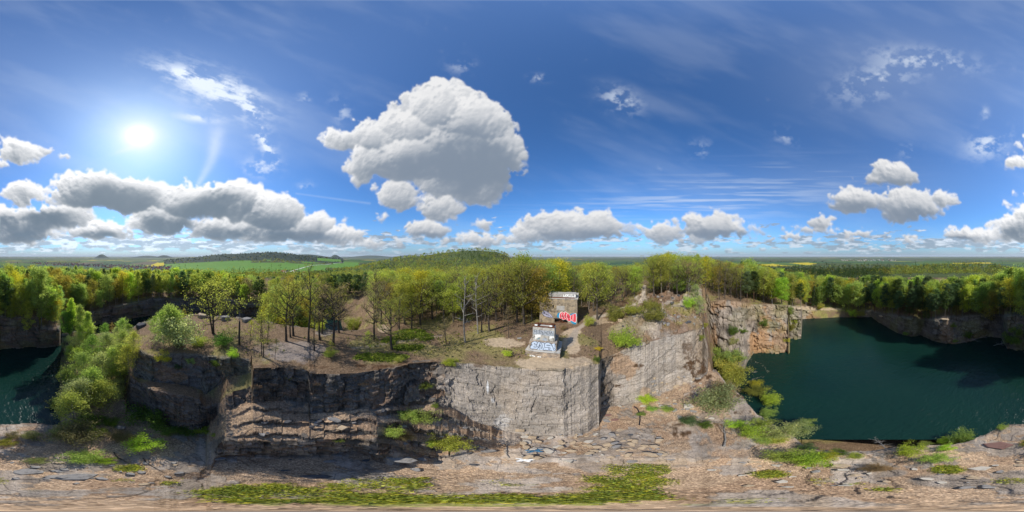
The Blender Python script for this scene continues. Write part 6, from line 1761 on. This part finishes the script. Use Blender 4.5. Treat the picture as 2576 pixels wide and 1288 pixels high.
# smaller stones that nothing tells apart, by the place they lie in
rd_ = random.Random(77)
for (x0, x1, y0, y1, n_, s0, s1, mats, lb, grp) in (
        (2020, 2600, 1695, 1805, 95, .35, 1.25, ('tan', 'tan', 'pale', 'grey'), "small tan or pale stone in the broken pavement below the buttress", "stones of the broken pavement"),
        (2545, 2760, 1470, 1640, 60, .4, 1.2, ('tan', 'tan', 'pale', 'grey', 'grey'), "small stone in the rubble at the foot of the grey slab", "rubble stones under the grey slab"),
        (2900, 3990, 1790, 1905, 46, .25, .9, ('tan', 'pale', 'grey'), "small loose stone on the terrace beside the lake", "stones on the lake terrace"),
        (20, 800, 1790, 1900, 34, .25, .9, ('grey', 'grey', 'tan'), "small loose stone on the leafy left floor", "stones on the left floor"),
        (1000, 1900, 1600, 1840, 34, .35, 1.1, ('grey', 'dark', 'grey'), "small grey stone caught in the leafy ledges", "stones on the leafy ledges"),
        (2420, 2760, 1150, 1290, 40, .5, 1.5, ('grey', 'grey', 'tan', 'dark'), "weathered grey block on the rocky hillock", "blocks on the rocky hillock")):
    for q_ in range(n_):
        p = hit(rd_.uniform(x0, x1), rd_.uniform(y0, y1)); s_ = rd_.uniform(s0, s1)
        o = slab_obj("stone" if s_ < .8 else "rock_slab", p, s_, M_SLAB[rd_.choice(mats)], lb, rd_.randrange(9999), s_ * rd_.uniform(.12, .4))
        o["group"] = grp

# ------------------------------------------------------------------ dead wood
def dead_log(p0, p1, r, mat, label, twigs=8, seed=0, name="fallen_tree", lift=.15, tw=1.4):
    rd = random.Random(seed)
    a, b = Vector(p0), Vector(p1); L = (b - a).length
    root = empty(name, a); tag(root, label, "dead wood")
    pts_ = [Vector((0, 0, lift)) + (b - a) * t + Vector((rd.uniform(-.03, .03) * L, rd.uniform(-.03, .03) * L, rd.uniform(0, .03) * L)) for t in (0, .25, .5, .75, 1)]
    mb = MB(); mb.tube(pts_, [r, r * .85, r * .7, r * .5, r * .2], mat, 6); mb.build("trunk", root)
    if twigs:
        for i in range(twigs):
            mb = MB()
            t = rd.uniform(.2, 1) * 4; j = min(int(t), 3); q = pts_[j] + (pts_[j + 1] - pts_[j]) * (t - j)
            dv = (b - a).normalized() * rd.uniform(.1, .8) + Vector((rd.uniform(-1, 1), rd.uniform(-1, 1), rd.uniform(-.05, .45)))
            l = tw * rd.uniform(.5, 1.2)
            e = q + dv.normalized() * l; mb.tube([q, (q + e) / 2 + Vector((0, 0, rd.uniform(0, .15))), e], [r * .4, r * .28, r * .12], mat, 4, cap=False)
            for _ in range(2):
                e2 = e + Vector((rd.uniform(-1, 1), rd.uniform(-1, 1), rd.uniform(-.1, .4))) * l * .4
                mb.tube([(q + e) / 2, e2], [r * .2, r * .07], mat, 3, cap=False)
            mb.build("branch", root)


dead_log(hit(2836, 1745), hit(2834, 1648), .12, M_DEAD, "grey fallen tree with its branches spread over the moss near the rim", 16, 1, tw=1.9)
dead_log(hit(3478, 1762), hit(3415, 1722) + Vector((0, 0, 1.5)), .07, M_DEAD, "dead conifer leaning out over the lake edge", 22, 2, "dead_conifer", .1, .9)
dead_log(hit(1315, 1832), hit(1560, 1868), .09, M_DEAD, "long grey fallen branch along the edge of the green plants", 16, 3, tw=1.3)
dead_log(hit(1380, 1880), hit(1500, 1852), .05, M_DEAD, "twiggy pile in the ground cover under the long branch", 18, 4, "brush_pile", .1, 1.0)
dead_log(hit(1640, 1885), hit(1700, 1868), .045, M_DEAD, "short forked branch right of the long branch", 6, 5, "fallen_branch", .05, .8)
dead_log(hit(1985, 1790), hit(1975, 1725), .06, M_DEAD, "curved grey root at the foot of the pale wall", 6, 6, "fallen_branch", .05, .8)
dead_log(hit(2600, 1765), hit(2660, 1805), .045, M_DEAD, "thin white branch below the raised slab", 3, 7, "fallen_branch", .05, .6)
dead_log(hit(440, 1765), hit(510, 1815), .07, M_DARKBARK, "dark pole lying across the left floor", 4, 8, "fallen_tree", .05, .6)
dead_log(hit(560, 1790), hit(655, 1850), .06, M_DARKBARK, "dark branch in the crack of the left floor", 5, 9, "fallen_branch", .05, .5)
dead_log(hit(530, 1365), hit(585, 1330), .07, M_DEAD, "bleached branch on the knoll's left corner", 5, 10, "fallen_branch", .1, .8)
dead_log(hit(1110, 1555), hit(1130, 1528), .05, M_DEAD, "pale bent branch hanging on the dark wall", 2, 11, "fallen_branch", .15, .5)
dead_log(hit(3730, 1345) + Vector((0, 0, .2)), hit(3850, 1318), .15, M_DEAD, "heap of dead branches at the waterline past the debris", 26, 12, "brush_pile", .2, 3.0)
dead_log(hit(3880, 1352), hit(3925, 1340), .12, M_DEAD, "dead branches in the water at the end of the lake", 14, 13, "brush_pile", .2, 2.5)
# curved iron pipe
pp = [hit(2478, 1590), hit(2490, 1600), hit(2499, 1618), hit(2500, 1640), hit(2497, 1662)]
mb = MB(); mb.tube([p - pp[0] + Vector((0, 0, .25)) for p in pp], .09, M_BLACKP, 6)
tag(mb.build("iron_pipe", None, loc=pp[0]), "curved black pipe lying in the leaves below the grey slab", "pipe")
# cloth
def cloth(px, py, s, mat, label, seed, name):
    rd = random.Random(seed); n = 12; p = hit(px, py); vs, fs = [], []
    for i in range(n):
        for j in range(n):
            u, w = i / (n - 1) - .5, j / (n - 1) - .5
            rr = 1 - .35 * math.sin(5 * math.atan2(w, u) + seed)
            vs.append((u * s * rr * 1.5, w * s * rr, .06 + .16 * s * abs(math.sin(u * 13 + seed) * math.cos(w * 11 + 1)) + rd.uniform(0, .05)))
    for i in range(n - 1):
        for j in range(n - 1): fs.append((i * n + j, (i + 1) * n + j, (i + 1) * n + j + 1, i * n + j + 1))
    mb = MB(); mb.add(vs, fs, mat); o = mb.build(name, None, True, p); tag(o, label, "cloth")


cloth(2087, 1760, .8, plain_mat("blue_cloth", (.035, .11, .19), .8, .5, 4), "crumpled blue jacket lying in the dead leaves under the pale wall", 3, "jacket")
cloth(2053, 1797, .7, M_WHITEP, "white rag on the grey slab left of the ground cover", 5, "rag")

# ------------------------------------------------------------------ low green plants, scrub and drift
def cover(mask, count, size, hmax, tints, name, label, seed, bright=1.0):
    r_ = np.random.default_rng(seed)
    cell = np.abs(GD * (2 * np.pi / NC) * np.gradient(GD, axis=1))
    w = (mask * cell).ravel(); w = w / w.sum()
    idx = r_.choice(len(w), count, p=w)
    j = idx // NR
    P = np.stack([GX.ravel()[idx], GY.ravel()[idx], GZ.ravel()[idx]], 1)
    P[:, :2] += r_.normal(size=(count, 2)) * .22
    P[:, 2] += r_.uniform(.02, hmax, count)
    q = leaf_quads(P, size, r_, .0)
    t = np.array([TINT[k] for k in tints])[r_.integers(len(tints), size=count)] * r_.uniform(.7, 1.2, (count, 1))
    t = t * bright
    lc = np.repeat(np.concatenate([t, np.ones((count, 1))], 1), 4, 0)
    o = link(bpy.data.objects.new(name, mesh_np(name, q, qf(count), M_LEAFV, cols={'tint': lc})))
    tag(o, label, None, kind="stuff")


NEARM = (seg_of < 12)[None, :] * (GD > 2) * (GZ > .5)
cover(np.clip(grn - .12, 0, 1) * NEARM * (GD < 24) * terr, 20000, .18, .24, ('yellow green', 'olive green', 'mid green', 'yellow green', 'ochre yellow', 'olive green'), "ground_cover", "low green plants spread over the quarry floor", 1, 1.7)
cover(np.clip(grn - .45, 0, 1) * NEARM * (GD >= 20) * (GD < 60) * plate * (reg(1600, 1350, 420, 110, .2) + .12), 15000, .30, .30, ('yellow green', 'mid green', 'deep green', 'bright lime green'), "bilberry_undergrowth", "bright low bilberry carpets under the plateau oaks", 2)
cover(plate * NEARM * (1 - np.clip(rock, 0, 1)) * (1 - np.clip(dirt + pth, 0, 1)) * sstep(.42, .6, NOI2) * (GD > 24) * (GD < 120), 26000, .42, 1.0, ('olive green', 'dull brown', 'dull brown', 'yellow green'), "scrub_undergrowth", "thin brown and olive scrub on the wood floor", 3)
r_ = np.random.default_rng(9)
q = []
for arc_ in (((2935, 1400), (2925, 1425), (2928, 1448), (2955, 1455)), ((2945, 1412), (2975, 1425), (2992, 1445), (3002, 1455)), ((2925, 1490), (2950, 1480), (2980, 1470)), ((2930, 1445), (2945, 1456), (2957, 1453))):
    for a, b in zip(arc_[:-1], arc_[1:]):
        for _ in range(10):
            t = r_.uniform(); p = hit(a[0] + (b[0] - a[0]) * t, a[1] + (b[1] - a[1]) * t)
            if p.z < .3: q.append((p.x + r_.normal() * .22, p.y + r_.normal() * .22, .05 + r_.uniform(0, .06)))
q = np.array(q)
o = link(bpy.data.objects.new("driftwood_litter", mesh_np("driftwood_litter", leaf_quads(q, .2, r_, .9), qf(len(q)), plain_mat("bleached_litter", (.50, .42, .30), .9))))
tag(o, "pale bits of driftwood floating in curved lines", None, kind="stuff")

# ------------------------------------------------------------------ far hills, road, village, town
def hill(px, d, el_top, rad, label, seed, squash=1.0):
    a = R(px * .09 - 180); top = CAM_Z + d * math.tan(R(el_top)); z0 = ground(px, d).z - 25
    rd = np.random.default_rng(seed); n, m_ = 18, 48; vs, fs = [], []
    for i in range(n + 1):
        t = i / n
        for k_ in range(m_):
            an = 2 * math.pi * k_ / m_
            hgt = (math.exp(-(t * 2.1) ** 2 * .9) - .02) * (1 + .12 * math.sin(an * 3 + seed) * t)
            vs.append((math.cos(an) * rad * t * squash, math.sin(an) * rad * t, z0 + (top - z0) * max(hgt, 0)))
    for i in range(n):
        for k_ in range(m_):
            k2 = (k_ + 1) % m_
            fs.append((i * m_ + k_, (i + 1) * m_ + k_, (i + 1) * m_ + k2, i * m_ + k2))
    mb = MB(); mb.add(vs, fs, M_HILL); o = mb.build("hill", None, True, (d * math.sin(a), d * math.cos(a), 0)); o.rotation_euler = (0, 0, -a)
    tag(o, label, None, kind="structure")


M_HILL = plain_mat("wooded_hill", (.035, .055, .03), .95, .4, .01)
hill(397, 12000, .62, 900, "lone cone-shaped hill on the plain", 1)
hill(640, 14000, .30, 900, "small peak on the plain", 2, 1.6); hill(575, 14500, .12, 1500, "low swell beside the small peak", 3, 2.0)
hill(1195, 9000, .62, 1300, "blue ridge behind the dark hill", 4, 2.4); hill(1310, 9500, .45, 500, "blue knob on the horizon", 5, 1.4); hill(1600, 15000, .30, 1500, "blue ridge left of the round hill", 6, 2.4); hill(1450, 16000, .22, 1800, "faint far ridge", 7, 2.6)

M_ROAD = plain_mat("pale_road", (.62, .61, .57), .9, .1)
rp = [(1128, 1063), (1150, 1056), (1175, 1049), (1195, 1042.5), (1215, 1038), (1240, 1035.5), (1275, 1034), (1292, 1031), (1310, 1028.5), (1330, 1026.5), (1348, 1025)]
P = []
for (a, b), (c_, d_) in zip(rp[:-1], rp[1:]):
    for k_ in range(4): P.append(hit(a + (c_ - a) * k_ / 4, b + (d_ - b) * k_ / 4))
vs, fs = [], []
for i, p in enumerate(P):
    t = (P[min(i + 1, len(P) - 1)] - P[max(i - 1, 0)]); t.z = 0; t.normalize(); n = Vector((-t.y, t.x, 0)) * 6.0
    for s_ in (-1, 1):
        q_ = p + n * s_; vs.append((q_.x, q_.y, ground_xy(q_.x, q_.y).z + 1.2))
for i in range(len(P) - 1): fs.append((2 * i, 2 * i + 1, 2 * i + 3, 2 * i + 2))
mb = MB(); mb.add(vs, fs, M_ROAD); tag(mb.build("road"), "pale field road climbing across the meadow", None, kind="structure")

M_HW = plain_mat("house_render", (.72, .69, .64), .9, .1); M_HR = plain_mat("red_tiles", (.30, .10, .07), .9, .25); M_HG = plain_mat("grey_tiles", (.14, .13, .13), .9, .25)
M_WIN = plain_mat("window_dark", (.04, .05, .06), .3, .1)


def house(px, py, w, dpt, h, roofm, rz, label):
    p = hit(px, py); root = empty("house", p, rz); tag(root, label, "house", "village houses below the meadow")
    mb = MB(); mb.box((0, 0, h / 2 - 2), (w, dpt, h + 4), M_HW); mb.build("wall", root)
    mb = MB(); rh = dpt * .5; o_ = .6
    mb.add([(-w / 2 - o_, -dpt / 2 - o_, h), (w / 2 + o_, -dpt / 2 - o_, h), (w / 2 + o_, dpt / 2 + o_, h), (-w / 2 - o_, dpt / 2 + o_, h), (-w / 2 - o_, 0, h + rh), (w / 2 + o_, 0, h + rh)], [(0, 1, 5, 4), (2, 3, 4, 5), (0, 4, 3), (1, 2, 5), (3, 2, 1, 0)], roofm)
    mb.build("roof", root)
    for k_ in range(max(2, int(w / 6))):
        mb = MB(); mb.box((-w / 2 + (k_ + .5) * w / max(2, int(w / 6)), -dpt / 2 - .03, h * .55), (1.6, .12, 1.7), M_WIN); mb.build("window", root)


for hx in ((1108, 1067, 40, 13, 9, M_HR, .5, "long white farmhouse with a wide red roof"), (1122, 1064, 16, 12, 10, M_HG, -.6, "white house with a grey gable by the farmhouse"), (1114, 1071, 26, 12, 6, M_HW, .5, "low white barn in front of the farmhouse"), (1152, 1064, 15, 12, 9, M_HR, .3, "house with a red roof right of the field road's foot"), (1168, 1069, 14, 11, 7, M_HG, .9, "grey roofed house among the trees"), (1188, 1070, 18, 11, 7, M_HR, .1, "red roofed house behind the broken treetop"), (1230, 1065, 13, 11, 9, M_HG, -.4, "white house with a blue grey roof at the wood's edge"),
           (1050, 1073, 15, 11, 7, M_HR, -.5, "white house left of the farmhouse with red roof"), (1028, 1075, 14, 11, 7, M_HG, .4, "grey roofed house at the left end of the village"), (1072, 1073, 12, 10, 7, M_HR, .8, "small red roofed house in the trees"), (1088, 1075, 14, 10, 6, M_HG, .2, "small grey roofed house in front of the village trees")):
    house(*hx)
# town on the plain: hundreds of far roofs
mb = MB(); rd = random.Random(4)
for _ in range(520):
    t = rd.uniform(0, 1)
    px = 120 + 560 * t; py = 1027 + 26 * t * rd.uniform(.55, 1.1) + rd.uniform(-4, 6)
    p = hit(px, py)
    if p.length < 900: continue
    s_ = rd.uniform(9, 20); M_ = Matrix.Translation(p) @ Matrix.Rotation(rd.uniform(0, 3.1), 4, 'Z')
    mb.box((0, 0, 2), (s_, s_ * .7, 9), rd.choice((M_HW, M_HW, M_HR, M_HG)), M_)
    mb.box((0, 0, 8), (s_ * 1.1, s_ * .8, 5), rd.choice((M_HR, M_HG, M_HR)), M_, .75)
for _ in range(160):
    px = rd.uniform(3280, 3500); p = hit(px, rd.uniform(1012, 1020)); s_ = rd.uniform(14, 40)
    M_ = Matrix.Translation(p) @ Matrix.Rotation(rd.uniform(0, 3.1), 4, 'Z'); mb.box((0, 0, 3), (s_, s_ * .7, 12), rd.choice((M_HW, M_HW, M_HR)), M_)
o = mb.build("distant_town"); tag(o, "far roofs of the towns scattered over the plain", None, kind="stuff")
